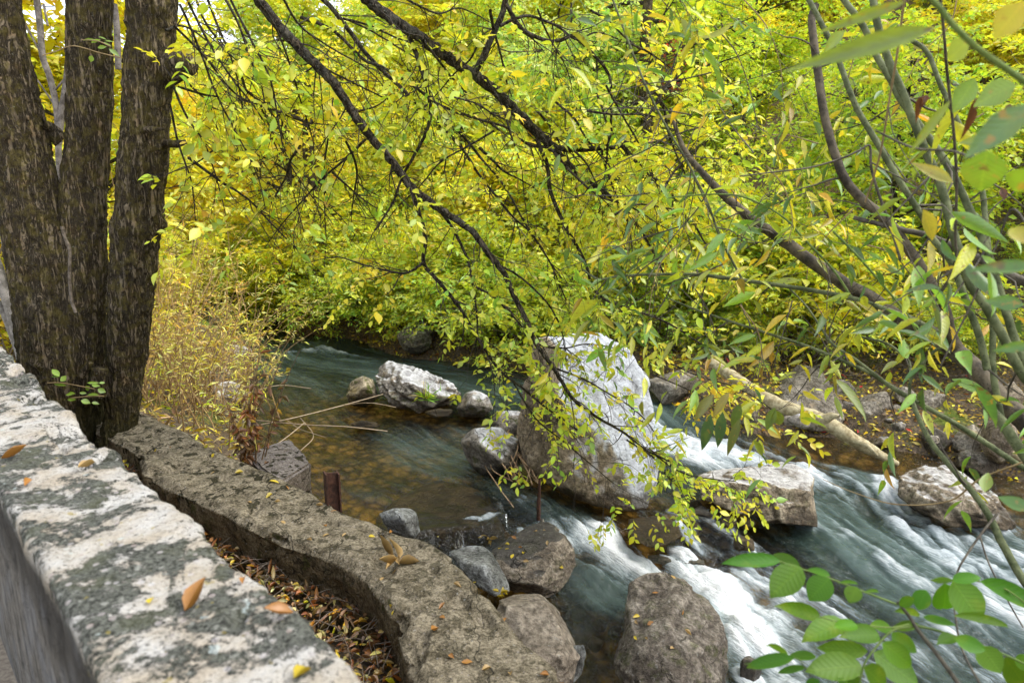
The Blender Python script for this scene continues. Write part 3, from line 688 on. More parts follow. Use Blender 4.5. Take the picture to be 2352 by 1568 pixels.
def rock(name, P, mtl, sub=5, sharp=26, amp=.05, freq=3.0, seed=0, strata=None, label=None, cat='rock', group=None, ridged=.5, chips=12, ledge=.5, axis_=(.25, .2, 1), lf=5.0):
    """a boulder: rounded convex hull of the points P, roughened by noise"""
    P = np.array([tuple(x) for x in P], float); size = P.max(0) - P.min(0) + 1e-6
    c, pl = hull_planes(P / size, chips, seed)
    v, f = ico(sub)
    q = (v @ pl[:, :3].T) / pl[:, 3][None]                   # 1/radius per plane
    q = np.maximum(q, 1e-3); r = 1.0 / ((q ** (sharp * 2.4)).sum(1) ** (1.0 / (sharp * 2.4)))
    V = (c + v * r[:, None]) * size
    S = float(size.mean())
    n = nrm((v / size)); 
    w = V * freq / max(S, .15) ** .5
    if strata is not None: w = w * np.array(strata)
    d = fbm(w, seed, 5) * (1 - ridged) + fbm(w * 1.3, seed + 50, 5, ridged=True) * ridged
    step = np.round(fbm(w * .8, seed + 90, 2) * 4) / 4 * .6
    V = V + n * ((d + step * .7 + .05) * amp * 1.15 * S)[:, None]
    ax_ = nrm(np.array([axis_]))[0]; tl = (V @ ax_) / max(S, .2) * lf + fbm(V * 2.2 / max(S, .2), seed + 7, 4) * 1.6; fr_ = tl - np.floor(tl)
    V = V + n * ((smooth(0, .12, fr_) * (1 - fr_) - .4) * (.5 + .8 * vnoise(V * 2.5 / max(S, .2), seed + 8)).clip(0, 1.2) * .045 * ledge * S)[:, None]
    cen = V.mean(0); cen[2] = V[:, 2].min()
    o = build(name, V - cen, f.ravel(), np.full(len(f), 3), mtl); o.location = cen
    return tag(o, label, cat, group)
def sil(poly, d0, thick, extra=(), shrink=.75, dback=None):
    """hull points of a boulder whose outline runs through poly=(u,v[,depth]) plus ridge points nearer the camera"""
    pts = [D(t[0], t[1], t[2] if len(t) > 2 else d0) for t in poly]
    c = sum(pts, Vector()) / len(pts); fw = Vector((c.x, c.y, 0)).normalized()
    back = []
    for p in pts:
        q = c + (p - c) * shrink; back.append(CAM + (q - CAM) * (1 + thick / (c - CAM).length))
    return pts + back + [D(*e) for e in extra]
def blob(u0, v0, u1, v1, z, seed, deep=1.0, flat=1.0):
    """hull points of a plain rock that fills the box u0 v0 u1 v1 of the view and stands at height z"""
    r = random.Random(seed); base = Zp((u0 + u1) / 2, v1, z); d = ray((u0 + u1) / 2, v1); dep = (base - CAM).y * CP + (CAMZ - base.z) * SP
    wdt = pxm(u1 - u0, dep); h = pxm(v1 - v0, dep) * .92
    c = base + Vector((0, wdt * .35 * deep, h * .40)); pts = []
    for i in range(17):
        t = Vector((r.gauss(0, 1), r.gauss(0, 1), r.gauss(0, 1))).normalized()
        k = r.uniform(.85, 1.1)
        pts.append(c + Vector((t.x * wdt * .54 * k, t.y * wdt * .5 * deep * k, t.z * h * .66 * k)))
    return pts

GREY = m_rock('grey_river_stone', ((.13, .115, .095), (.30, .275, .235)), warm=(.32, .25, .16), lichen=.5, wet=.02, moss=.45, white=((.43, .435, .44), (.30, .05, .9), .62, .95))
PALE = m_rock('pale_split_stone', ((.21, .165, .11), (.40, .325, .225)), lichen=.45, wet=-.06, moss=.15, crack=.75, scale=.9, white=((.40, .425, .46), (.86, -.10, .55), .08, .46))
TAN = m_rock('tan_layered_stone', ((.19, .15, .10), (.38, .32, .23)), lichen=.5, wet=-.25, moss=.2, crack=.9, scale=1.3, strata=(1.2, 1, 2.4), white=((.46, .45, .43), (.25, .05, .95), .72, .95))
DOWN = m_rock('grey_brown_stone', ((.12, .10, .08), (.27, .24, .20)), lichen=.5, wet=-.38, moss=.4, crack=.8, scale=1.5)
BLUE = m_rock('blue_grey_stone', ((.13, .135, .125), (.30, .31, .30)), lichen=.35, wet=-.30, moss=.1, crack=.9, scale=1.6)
CRACKED = m_rock('cracked_brown_stone', ((.14, .115, .085), (.33, .28, .215)), lichen=.4, wet=-.27, moss=.25, crack=1.0, scale=1.5, strata=(.8, 1, 2.6), white=((.075, .068, .058), (-.25, .05, 1.0), .74, .84))
SLAB = m_rock('smooth_tan_slab', ((.20, .165, .125), (.33, .285, .225)), lichen=.3, wet=-.40, moss=.1, crack=.4, scale=1.0)
WETR = m_rock('wet_brown_stone', ((.085, .066, .03), (.20, .155, .075)), lichen=.1, wet=.25, moss=.3, crack=.6, scale=1.4)
BANK = m_rock('bank_stone', ((.19, .165, .13), (.40, .36, .30)), warm=(.36, .28, .17), lichen=.5, wet=-.26, moss=.25, crack=.8, scale=1.2)
MOSSY = m_rock('mossy_stone', ((.17, .14, .09), (.34, .29, .20)), warm=(.38, .30, .12), lichen=.35, wet=.06, moss=1.0, crack=.5)

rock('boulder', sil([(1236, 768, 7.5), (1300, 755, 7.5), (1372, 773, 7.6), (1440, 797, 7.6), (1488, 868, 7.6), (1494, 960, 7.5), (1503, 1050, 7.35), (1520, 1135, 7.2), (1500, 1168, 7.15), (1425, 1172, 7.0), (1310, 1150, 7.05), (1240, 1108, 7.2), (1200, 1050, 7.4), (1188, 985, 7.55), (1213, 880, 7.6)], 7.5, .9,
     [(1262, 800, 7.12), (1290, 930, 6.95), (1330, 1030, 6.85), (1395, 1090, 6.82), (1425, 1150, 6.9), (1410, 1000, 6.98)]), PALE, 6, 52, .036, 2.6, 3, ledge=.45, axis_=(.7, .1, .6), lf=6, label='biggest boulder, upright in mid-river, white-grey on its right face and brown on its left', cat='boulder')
rock('boulder', sil([(858, 868, 10.0), (866, 846, 10.1), (888, 833, 10.2), (940, 840, 10.2), (1005, 866, 10.1), (1052, 888, 10.0), (1064, 906, 9.9), (1048, 922, 9.75), (980, 943, 9.65), (925, 936, 9.65), (880, 905, 9.8)], 9.9, .7, [(935, 880, 9.55), (1000, 905, 9.6)]), GREY, 6, 40, .07, 3.2, 5, strata=(1.5, 1, 2.2), ledge=1.6, axis_=(.5, -.2, .8), lf=7, label='long silver-grey ridged boulder with a grass tuft, in the calm upstream water', cat='boulder')
rock('boulder', sil([(796, 895), (804, 873), (834, 863), (858, 874), (872, 912), (842, 936), (800, 934)], 9.95, .45, [(832, 895, 9.7)]), MOSSY, 5, 24, .05, 3, 6, label='mossy tan boulder touching the left end of the long ridged boulder', cat='boulder')
rock('boulder', sil([(1045, 935), (1062, 906), (1090, 896), (1122, 911), (1138, 938), (1110, 960), (1058, 958)], 9.45, .5, [(1085, 925, 9.2)]), GREY, 5, 24, .04, 3, 7, label='blunt tan boulder touching the right end of the long ridged boulder', cat='boulder')
rock('stone', sil([(972, 946), (1005, 937), (1042, 940), (1034, 956), (990, 958)], 9.3, .3), WETR, 4, 20, .05, 4, 8, label='flat wet stone just below the long ridged boulder', cat='rock')
rock('stone', sil([(800, 972), (830, 964), (868, 970), (872, 980), (820, 984)], 8.9, .25), WETR, 4, 20, .05, 4, 9, label='barely emerging wet stone in the pool below the mossy boulder', cat='rock')
rock('boulder', sil([(1058, 1012), (1088, 985), (1142, 980), (1195, 1005), (1206, 1080), (1172, 1100), (1105, 1085), (1072, 1052)], 7.6, .5, [(1100, 1020, 7.3), (1150, 1060, 7.2)]), GREY, 5, 26, .06, 3, 10, label='rough grey boulder with driftwood, against the left foot of the biggest boulder', cat='boulder')
rock('stone', blob(1128, 945, 1205, 1000, 0, 61), GREY, 5, 22, .06, 3, 11, label='stone half hidden by leaves left of the biggest boulder, above the driftwood', cat='rock')
rock('boulder', sil([(1572, 1102, 7.3), (1610, 1090, 7.45), (1700, 1078, 7.6), (1790, 1069, 7.6), (1848, 1068, 7.5), (1868, 1098, 7.2), (1876, 1218, 6.95), (1852, 1216, 6.9), (1760, 1190, 6.95), (1650, 1160, 7.05), (1592, 1136, 7.15)], 7.2, .55, [(1640, 1110, 7.05), (1740, 1120, 6.95), (1862, 1130, 6.95)]), TAN, 6, 70, .042, 3.0, 12, strata=(1, 1, 2.0), ledge=1.1, chips=5, axis_=(.2, .1, 1), label='long squared tan boulder with a flat grey top, right of the biggest boulder', cat='boulder')
rock('boulder', sil([(2060, 1105, 7.5), (2118, 1076, 7.7), (2180, 1078, 7.7), (2238, 1108, 7.5), (2298, 1165, 7.2), (2336, 1202, 7.05), (2312, 1224, 6.95), (2200, 1212, 6.95), (2108, 1172, 7.1), (2062, 1142, 7.25)], 7.2, .6, [(2150, 1120, 7.0), (2230, 1160, 6.9)]), TAN, 6, 40, .075, 3.2, 13, strata=(1.3, 1.3, 1.6), ledge=1.3, axis_=(.6, -.3, .7), lf=6, label='pale pitted boulder splitting the rapids near the right edge, behind the green willow stem', cat='boulder')
rock('boulder', sil([(1442, 1336, 5.3), (1500, 1321, 5.4), (1568, 1324, 5.4), (1622, 1370, 5.3), (1660, 1450, 5.0), (1682, 1525, 4.8), (1672, 1610, 4.6), (1600, 1650, 4.5), (1460, 1630, 4.5), (1412, 1545, 4.8), (1418, 1480, 5.0), (1440, 1400, 5.2)], 5.0, .5, [(1530, 1420, 4.85), (1570, 1520, 4.5), (1470, 1500, 4.7)]), DOWN, 6, 30, .055, 3.0, 14, ledge=.9, axis_=(-.6, .3, .8), lf=5, label='big rounded grey-brown boulder at the bottom edge, with whitewater on its right', cat='boulder')
rock('boulder', sil([(1148, 1380, 4.75), (1182, 1365, 4.9), (1242, 1362, 4.9), (1270, 1390, 4.75), (1334, 1478, 4.5), (1336, 1505, 4.35), (1310, 1550, 4.3), (1290, 1640, 4.2), (1180, 1620, 4.2), (1130, 1450, 4.4)], 4.6, .35, [(1172, 1392, 4.5), (1250, 1384, 4.55), (1318, 1496, 4.2), (1240, 1520, 4.1)]), SLAB, 6, 70, .022, 2.6, 15, label='smooth sloping grey slab leaning on the river side of the low curving wall', cat='boulder')
rock('stone', sil([(1318, 1480), (1340, 1478), (1346, 1500), (1336, 1545), (1318, 1570), (1304, 1555)], 4.35, .12), BLUE, 4, 24, .06, 4, 16, strata=(3, 3, 1), label='thin upright sliver of stone at the lower right end of the smooth slab', cat='rock')
rock('boulder', sil([(1126, 1268, 5.9), (1180, 1232, 6.0), (1246, 1195, 6.1), (1262, 1203, 6.05), (1272, 1222, 5.95), (1300, 1232, 5.9), (1325, 1290, 5.65), (1312, 1318, 5.55), (1282, 1358, 5.5), (1246, 1370, 5.5), (1172, 1352, 5.55), (1152, 1312, 5.65)], 5.75, .5, [(1132, 1274, 5.5), (1262, 1240, 5.55), (1295, 1236, 5.6), (1240, 1345, 5.3), (1160, 1330, 5.4)]), CRACKED, 6, 60, .040, 3.2, 17, strata=(.8, 1, 2.4), chips=5, ledge=1.2, axis_=(-.35, .1, 1), lf=4, label='cracked brown block with yellow leaves on its dark wet top, beside the cascade', cat='boulder')
rock('boulder', sil([(1030, 1268, 5.5), (1075, 1254, 5.6), (1112, 1258, 5.6), (1135, 1280, 5.5), (1162, 1330, 5.3), (1172, 1358, 5.2), (1140, 1376, 5.1), (1085, 1340, 5.15)], 5.35, .4, [(1110, 1300, 5.15)]), BLUE, 5, 24, .07, 3.4, 18, label='crumpled blue-grey rock wedged between the low wall and the cracked brown block', cat='boulder')
rock('stone', blob(1122, 1262, 1160, 1312, -.2, 71), MOSSY, 4, 18, .1, 4, 19, label='pitted brown stone between the blue-grey rock and the cracked brown block', cat='rock')
rock('stone', sil([(868, 1178), (905, 1168), (940, 1168), (962, 1180), (966, 1222), (950, 1240), (900, 1230)], 5.0, .3, [(930, 1190, 4.85)]), BLUE, 5, 24, .05, 3, 20, label='rounded grey-green stone peeping over the low wall, right of the rusty post', cat='rock')
rock('boulder', sil([(912, 768), (930, 744), (972, 738), (994, 760), (986, 800), (952, 818), (925, 800)], 13.0, .8, [(950, 775, 12.7)]), GREY, 5, 26, .07, 2.6, 21, strata=(1, 1, 2.6), label='dark layered boulder standing at the foot of the far leafy bank', cat='boulder')
rock('boulder', sil([(722, 752), (765, 728), (832, 738), (856, 765), (805, 780), (730, 778)], 15.2, 1.0), BANK, 5, 24, .06, 2.6, 22, label='low grey boulder under the overhanging bushes, farthest upstream', cat='boulder')
rock('boulder', sil([(1765, 965, 9.8), (1782, 880, 10.1), (1830, 842, 10.3), (1884, 848, 10.3), (1922, 898, 10.), (1942, 950, 9.6), (1926, 990, 9.4), (1838, 984, 9.4)], 9.8, .9, [(1830, 905, 9.4), (1890, 940, 9.3)]), BANK, 6, 26, .055, 2.6, 23, label='large grey bank boulder behind the fallen log, with moss and leaves at its foot', cat='boulder')
rock('boulder', blob(1492, 842, 1612, 925, 0, 33), BANK, 5, 24, .06, 2.6, 24, label='brown boulder on the bank just right of the top of the biggest boulder', cat='boulder')
for i, (bx, zz) in enumerate([((1612, 826, 1672, 880), .1), ((1922, 918, 1990, 982), -.2), ((1980, 900, 2070, 968), -.05), ((2035, 955, 2150, 1005), -.22), ((2105, 892, 2178, 952), .05), ((2128, 985, 2196, 1045), -.28), ((2195, 975, 2290, 1050), -.25), ((2270, 950, 2360, 1050), -.1), ((2220, 1045, 2330, 1092), -.35),
                                     ((1915, 870, 1975, 920), .1), ((2060, 890, 2110, 930), .15), ((2290, 880, 2360, 950), .2), ((1690, 925, 1760, 975), -.05), ((1440, 850, 1500, 900), .05), ((1660, 880, 1720, 930), 0)]):
    rock('stone', blob(*bx, zz, 100 + i, .9), [BANK, GREY, BANK, TAN][i % 4], 5, 24, .06, 2.8, 30 + i, label='grey-brown angular stone of the right bank heap', group='stones heaped along the right bank')
R4 = random.Random(9)
for i in range(30):
    u = R4.uniform(1660, 2350); v = 940 + (u - 1700) * .13 + R4.uniform(-75, 25); wd_ = R4.uniform(18, 62); hh_ = wd_ * R4.uniform(.5, .8); b_ = Zp(u, v, .0); zz = gz(b_.x, b_.y); b_ = Zp(u, v, zz); zz = gz(b_.x, b_.y)
    rock('stone', blob(u - wd_ / 2, v - hh_, u + wd_ / 2, v, zz - .03, 700 + i, .9), [BANK, TAN, GREY][i % 3], 4, 30, .06, 2.8, 730 + i, label='small weathered stone scattered over the leafy right bank', group='small stones scattered over the right bank')
rock('stone', blob(2012, 1008, 2082, 1036, -.3, 120), TAN, 5, 22, .05, 3, 60, label='single flat pale stone in the brown shallows by the right bank', cat='rock')
for i, bx in enumerate([(420, 822, 515, 905), (470, 870, 562, 945), (430, 940, 500, 990), (520, 950, 565, 990), (500, 795, 580, 840)]):
    rock('stone', blob(*bx, .1, 140 + i), TAN, 5, 22, .06, 2.8, 70 + i, label='pale bank stone glimpsed behind the dry willow stems on the left bank', group='stones under the dry willow stems')
rock('stone', sil([(1440, 1190, 6.8), (1500, 1180, 6.9), (1556, 1196, 6.75), (1568, 1235, 6.4), (1500, 1262, 6.25), (1445, 1235, 6.4)], 6.5, .2), WETR, 5, 26, .04, 2.6, 80, label='smooth wet brown rock with water sheeting over it, under the front of the biggest boulder', cat='rock')
rock('stone', blob(1688, 1232, 1738, 1276, -.40, 150), MOSSY, 4, 20, .06, 3, 81, label='mossy yellow-brown stone in the shallows below the long squared boulder', cat='rock')
for i, bx in enumerate([(1575, 1150, 1615, 1178), (1590, 1170, 1640, 1196), (1630, 1172, 1668, 1190), (1655, 1190, 1700, 1214), (1535, 1165, 1580, 1190), (1700, 1195, 1740, 1215), (1570, 1195, 1610, 1215)]):
    rock('stone', blob(*bx, -.3, 160 + i), [WETR, GREY][i % 3 == 1], 4, 20, .05, 3, 90 + i, label='small wet stone in the gravelly shallows in front of the long squared boulder', group='small stones below the long squared boulder')
rock('stone', blob(1700, 1505, 1752, 1580, -.55, 170), DOWN, 4, 24, .07, 3, 97, label='dark angular stone at the bottom edge, right of the big rounded boulder', cat='rock')
rock('stone', blob(1448, 1518, 1495, 1580, -.6, 171), WETR, 4, 18, .03, 2, 98, label='round dark wet cobble at the bottom edge, left of the big rounded boulder', cat='rock')
rock('stone', blob(1448, 1480, 1490, 1525, -.6, 172), WETR, 4, 18, .05, 3, 99, label='purple-brown cobble above the round dark cobble, left of the big rounded boulder', cat='rock')
rock('stone', blob(1158, 1302, 1186, 1350, -.15, 173), TAN, 4, 18, .05, 3, 101, label='rounded tan cobble with dry grass, between the cracked brown block and the low wall', cat='rock')
for i, bx in enumerate([(1300, 1350, 1345, 1380), (1340, 1375, 1385, 1405), (1310, 1400, 1350, 1430), (1385, 1390, 1420, 1420), (1360, 1425, 1400, 1450), (1345, 1335, 1385, 1360), (1395, 1440, 1430, 1470), (1350, 1465, 1390, 1495), (1300, 1325, 1340, 1350)]):
    rock('stone', blob(*bx, -.72, 180 + i), BANK, 4, 20, .05, 3, 110 + i, label='brown cobble under the clear shallow pool left of the big rounded boulder', group='cobbles under the clear pool')
# the drowned slab whose edge the water spills over
P = [Zp(u, v, -.035) for u, v in [(880, 1150), (1000, 1085), (1100, 1120), (1150, 1165), (1160, 1196), (1110, 1207), (1010, 1215), (930, 1230), (860, 1200)]]
rock('drowned_slab', P + [x + Vector((0, 0, -.4)) for x in P], WETR, 5, 60, .012, 2.5, 130, label='broad flat brown slab just under the water, spilling over its edge behind the low wall', cat='rock')

# water line: foam and small swells where the current meets the stones
from mathutils.bvhtree import BVHTree
def rock_bvh(test):
    bv, bf, bo = [], [], 0
    for o in list(scene.objects):
        if o.type == 'MESH' and o.parent is None and test(o):
            n = len(o.data.vertices); a = np.empty(n * 3, np.float32); o.data.vertices.foreach_get('co', a); a = a.reshape(-1, 3) + np.array(o.location)
            bv += a.tolist(); bf += [list(pl.vertices) for pl in o.data.polygons]; bo_ = bo; bf[-len(o.data.polygons):] = [[k + bo_ for k in f] for f in bf[-len(o.data.polygons):]]; bo += n
    return BVHTree.FromPolygons(bv, bf)
isrock = lambda o: o.name.split('.')[0] in ('boulder', 'stone')
rb_ = rock_bvh(isrock); zone = np.where((W_fm > .16) & (W_p[:, 1] < 10) & (W_p[:, 1] > 3.5))[0]
for i in zone:
    h = rb_.find_nearest((W_p[i, 0], W_p[i, 1], W_z[i]), .3)
    if h[0] is not None:
        e = math.exp(-(h[3] / .075) ** 2) * min(1, .55 + W_fm[i]); W_foam[i] = max(W_foam[i], W_foam[i] * .6 + .62 * e); W_z[i] += .035 * e
build('river_water', np.c_[W_p, W_z], W_q.ravel(), np.full(len(W_q), 4), m_water(), attrs={'streak': streak * .6, 'foam': W_foam, 'deep': np.clip(deep, 0, 1)})['kind'] = 'structure'

# ------------------------------------------------------------------ concrete block, steel post, plank, log
P0, P1, P2, P3 = [Zp(u, v, .93) for u, v in [(560, 1040), (668, 1005), (714, 1064), (640, 1110)]]
bm = bmesh.new(); tops = [bm.verts.new(x) for x in (P0, P1, P2, P3)]; bots = [bm.verts.new(x + Vector((0, 0, -1.3))) for x in (P0, P1, P2, P3)]
bm.faces.new(tops); [bm.faces.new([tops[i], bots[i], bots[(i + 1) % 4], tops[(i + 1) % 4]]) for i in range(4)]
bmesh.ops.recalc_face_normals(bm, faces=bm.faces)
bmesh.ops.bevel(bm, geom=list(bm.edges), offset=.02, segments=3, affect='EDGES'); bmesh.ops.triangulate(bm, faces=bm.faces)
bmesh.ops.subdivide_edges(bm, edges=bm.edges, cuts=9, use_grid_fill=True)
co = np.array([v.co[:] for v in bm.verts]); dn = fbm(co * 7, 61, 4) * .018
for v, x in zip(bm.verts, dn): v.co += Vector((x, x, x * .5))
me = bpy.data.meshes.new('concrete_block'); bm.to_mesh(me); bm.free(); me.materials.append(m_oldconc('purple_grey_concrete', (.29, .255, .235), (.17, .145, .13), .25))
o = bpy.data.objects.new('concrete_block', me); COL.objects.link(o); tag(o, 'flat-topped purplish concrete block on the river side of the low wall, below the dry twigs', 'block')

RUST = m_plain('dark_rusty_steel', (.035, .018, .012), (.10, .045, .028), 30, .75, .5)
pb = Zp(766, 1166, WZ - .03); h = pxm(86, 4.35); wd = pxm(32, 4.35)
prf = [(-.5, -.42), (-.38, -.42), (-.38, -.06), (.38, -.06), (.38, -.42), (.5, -.42), (.5, .42), (.38, .42), (.38, .06), (-.38, .06), (-.38, .42), (-.5, .42)]
bm = bmesh.new(); rings = []
rz = R(28)
for zz in (-.25, h):
    rings.append([bm.verts.new((pb.x + wd * (a * math.cos(rz) - b_ * math.sin(rz)), pb.y + wd * (a * math.sin(rz) + b_ * math.cos(rz)), pb.z + zz - (.012 * a if zz > 0 else 0))) for a, b_ in prf])
for i in range(12): bm.faces.new([rings[0][i], rings[0][(i + 1) % 12], rings[1][(i + 1) % 12], rings[1][i]])
bm.faces.new(rings[1]); bmesh.ops.recalc_face_normals(bm, faces=bm.faces); bmesh.ops.bevel(bm, geom=list(bm.edges), offset=.0015, segments=1, affect='EDGES')
me = bpy.data.meshes.new('steel_post'); bm.to_mesh(me); bm.free(); me.materials.append(RUST)
o = bpy.data.objects.new('steel_post', me); COL.objects.link(o); tag(o, 'short dark rusty steel beam standing upright on the low curving wall', 'post')

a, b = Zp(1488, 1284, -.40), Zp(1617, 1297, -.40); dx = (b - a).normalized(); up_ = Vector((0, 0, 1)); sd_ = dx.cross(up_)
bm = bmesh.new(); rings = []
for t in np.linspace(0, 1, 14):
    c = a + (b - a) * t; c = c + Vector((0, 0, .012 * math.sin(t * 9))); hw, hh = .032, .025
    rings.append([bm.verts.new(c + sd_ * (x * hw * (1 + .1 * rnd.uniform(-1, 1))) + up_ * (y * hh)) for x, y in ((-1, -1), (1, -1), (1, .9), (-1, 1))])
for r0, r1 in zip(rings[:-1], rings[1:]):
    for i in range(4): bm.faces.new([r0[i], r0[(i + 1) % 4], r1[(i + 1) % 4], r1[i]])
bm.faces.new(rings[0]); bm.faces.new(rings[-1]); bmesh.ops.recalc_face_normals(bm, faces=bm.faces)
me = bpy.data.meshes.new('plank'); bm.to_mesh(me); bm.free(); me.materials.append(m_plain('algae_dark_timber', (.03, .032, .02), (.12, .10, .07), 40, .6))
o = bpy.data.objects.new('plank', me); COL.objects.link(o); tag(o, 'short dark algae-stained timber jutting across the whitewater', 'plank')

LOGM = m_stem('weathered_log_wood', (.27, .215, .11), (.56, .49, .30), False)
def log_thing(pts, rads, label, mtl, seed, seg=22, n=14, cat='log', name='fallen_log', amp=.16):
    P = catmull(pts, n); r = np.interp(np.linspace(0, 1, len(P)), np.linspace(0, 1, len(rads)), rads)
    tb = Tubes(); tb.add(P, r, seg); V = np.concatenate(tb.V); cen = np.repeat(np.array([tuple(x) for x in P]), seg, 0)
    dirv = V - cen; V = cen + dirv * (1 + amp * fbm(V * np.array([9, 9, 9]), seed, 4))[:, None]; tb.V = [V]
    o = tb.build(name, mtl); return tag(o, label, cat), P
o, LP = log_thing([D(1628, 828, 9.7), D(1700, 875, 9.3), D(1760, 916, 9.0), D(1830, 945, 8.75), D(1890, 966, 8.6), D(1950, 1003, 8.55), D(2000, 1033, 8.5), D(2060, 1066, 8.5)], [.06, .078, .088, .088, .098, .088, .072, .045], 'bleached fallen log sloping from the far bank down into the river', LOGM, 5)
tb = Tubes(); j = D(1890, 964, 8.55); tb.add([j, j + Vector((.07, -.10, .09)), j + Vector((.12, -.16, .10))], [.07, .045, .02], 8); tb.build('broken_stub', LOGM, o); tb = Tubes()
j = D(1955, 1008, 8.5); tb.add([j, j + Vector((.12, -.14, -.02)), j + Vector((.22, -.24, -.12))], [.05, .035, .012], 8); tb.build('broken_stub', LOGM, o)
log_thing([Zp(2190, 975, .25), Zp(2250, 1005, .05), Zp(2310, 1035, -.1), Zp(2380, 1075, -.2)], [.03, .05, .05, .05], 'thin bare driftwood branch lying on the right bank stones', LOGM, 8, 10, 8, 'branch', 'driftwood_branch')
tb = Tubes()
for i in range(34):
    a = Zp(rnd.uniform(1140, 1205), rnd.uniform(985, 1030), .18 + rnd.uniform(-.05, .12)); b = Zp(rnd.uniform(1150, 1240), rnd.uniform(1070, 1115), .05); m_ = (a + b) / 2 + Vector((rnd.uniform(-.15, .15), -.22, rnd.uniform(0, .15)))
    tb.add(catmull([a, m_, b], 5), .007 if i > 4 else .013, 5)
a = Zp(1140, 985, .2); tb.add(catmull([a, Zp(1110, 1050, .15), Zp(1140, 1110, .12), Zp(1180, 1165, -.02)], 6), .006, 5)
tag(tb.build('driftwood_tangle', m_plain('reddish_dry_roots', (.20, .11, .06), (.46, .33, .19), 30)), 'tangle of dry reddish roots and twigs caught left of the biggest boulder', 'driftwood')
tb = Tubes(); a = Zp(1237, 1175, -.1); tb.add([a + Vector((0, 0, -.2)), a + Vector((0, 0, .1)), a + Vector((.01, 0, .36))], [.022, .02, .012], 7)
tag(tb.build('broken_stake', RUST), 'thin dark stake standing in the cascade at the foot of the biggest boulder', 'stake')
tb = Tubes()
for Q, r in (([(600, 975), (680, 958), (790, 930), (880, 905)], .008), ([(590, 965), (700, 975), (800, 980), (890, 990)], .008), ([(560, 905), (640, 885), (715, 892)], .007), ([(700, 970), (650, 1010), (600, 1040)], .006), ([(690, 960), (720, 1000), (690, 1035)], .005), ([(790, 930), (850, 925), (910, 935)], .005), ([(660, 965), (690, 985), (750, 1005)], .004)):
    tb.add(catmull([Zp(u, v, .22 + .05 * math.sin(u)) for u, v in Q], 6), r, 5)
tag(tb.build('bare_branch', m_plain('bare_tan_twig', (.30, .22, .13), (.48, .38, .26), 30)), 'bare tan branch reaching out low over the calm pool', 'branch')

# ------------------------------------------------------------------ plants: growing rules
LEAF_FAR = m_leaf('leaf_autumn_far', .5, .05); LEAF_NEAR = m_leaf('leaf_autumn_near', .45, .06)
LEAF_WIL = m_leaf('leaf_willow_spotted', .40, .07, .8, True); LEAF_WAL = m_leaf('leaf_walnut_green', .45, .02, 0, True); LEAF_DRY = m_leaf('leaf_dry', .25, .05, .4)
BARK = m_bark('dark_furrowed_bark', (.048, .038, .024), (.205, .162, .108), (.13, .105, .03), 1.0, .22, 1.0, .75)
BARK_L = m_bark('dark_limb_bark', (.018, .014, .010), (.105, .085, .062), (.16, .16, .13), 1.4, .6, .7, .35)
TWIG = m_plain('dark_twig', (.022, .017, .012), (.075, .058, .042), 40); TWIG_F = m_plain('grey_brown_twig', (.09, .07, .05), (.22, .18, .14), 30)
STRAW = m_plain('golden_dry_stem', (.26, .155, .065), (.50, .35, .16), 25)
W_BROWN = m_stem('willow_brown_bark', (.026, .020, .012), (.135, .108, .068)); W_GREEN = m_stem('willow_green_bark', (.055, .07, .024), (.165, .185, .085))
W_DARK = m_stem('willow_dark_bark', (.05, .042, .03), (.15, .13, .095)); W_TAN = m_stem('willow_tan_stem', (.22, .155, .07), (.34, .25, .12), False); W_LIME = m_stem('willow_lime_stem', (.09, .15, .03), (.16, .22, .05), False)

def grow(tb, p, d, L, r, depth, tips, R_, bend=.35, grav=-.02, kids=(3, 5), seg=5, tip_every=2):
    """one branch and its children; leafy ends go to tips"""
    n = max(4, int(4 + L * 2)); pts = [Vector(p)]; d = Vector(d).normalized()
    for i in range(n):
        d = (d + Vector((R_.gauss(0, 1), R_.gauss(0, 1), R_.gauss(0, 1))) * bend / n ** .5 * .6 + Vector((0, 0, grav))).normalized(); pts.append(pts[-1] + d * L / n)
    tb.add(pts, np.linspace(r, r * (.45 if depth > 0 else .3), n + 1), seg if depth > 1 else max(3, seg - 2))
    if depth == 0:
        for i in range(1, n + 1, tip_every): tips.append((pts[i], (pts[i] - pts[i - 1]).normalized()))
        return
    for c in range(R_.randint(*kids) + (1 if depth > 1 else 0)):
        t = R_.uniform(.25, 1) if depth < 3 else R_.uniform(.35, 1); i = min(n - 1, int(t * n)); f = t * n - i; q = pts[i].lerp(pts[i + 1], f)
        tan = (pts[i + 1] - pts[i]).normalized(); side = Vector((R_.gauss(0, 1), R_.gauss(0, 1), R_.gauss(.1, .7))); side = (side - tan * side.dot(tan)).normalized()
        nd = (tan * R_.uniform(.3, .8) + side * R_.uniform(.6, 1)).normalized()
        grow(tb, q, nd, L * R_.uniform(.45, .7), r * .5 * R_.uniform(.7, 1), depth - 1, tips, R_, bend * 1.1, grav, kids, seg - 1, tip_every)
    grow(tb, pts[-1], d, L * .5, r * .45, depth - 1, tips, R_, bend, grav, kids, seg - 1, tip_every)

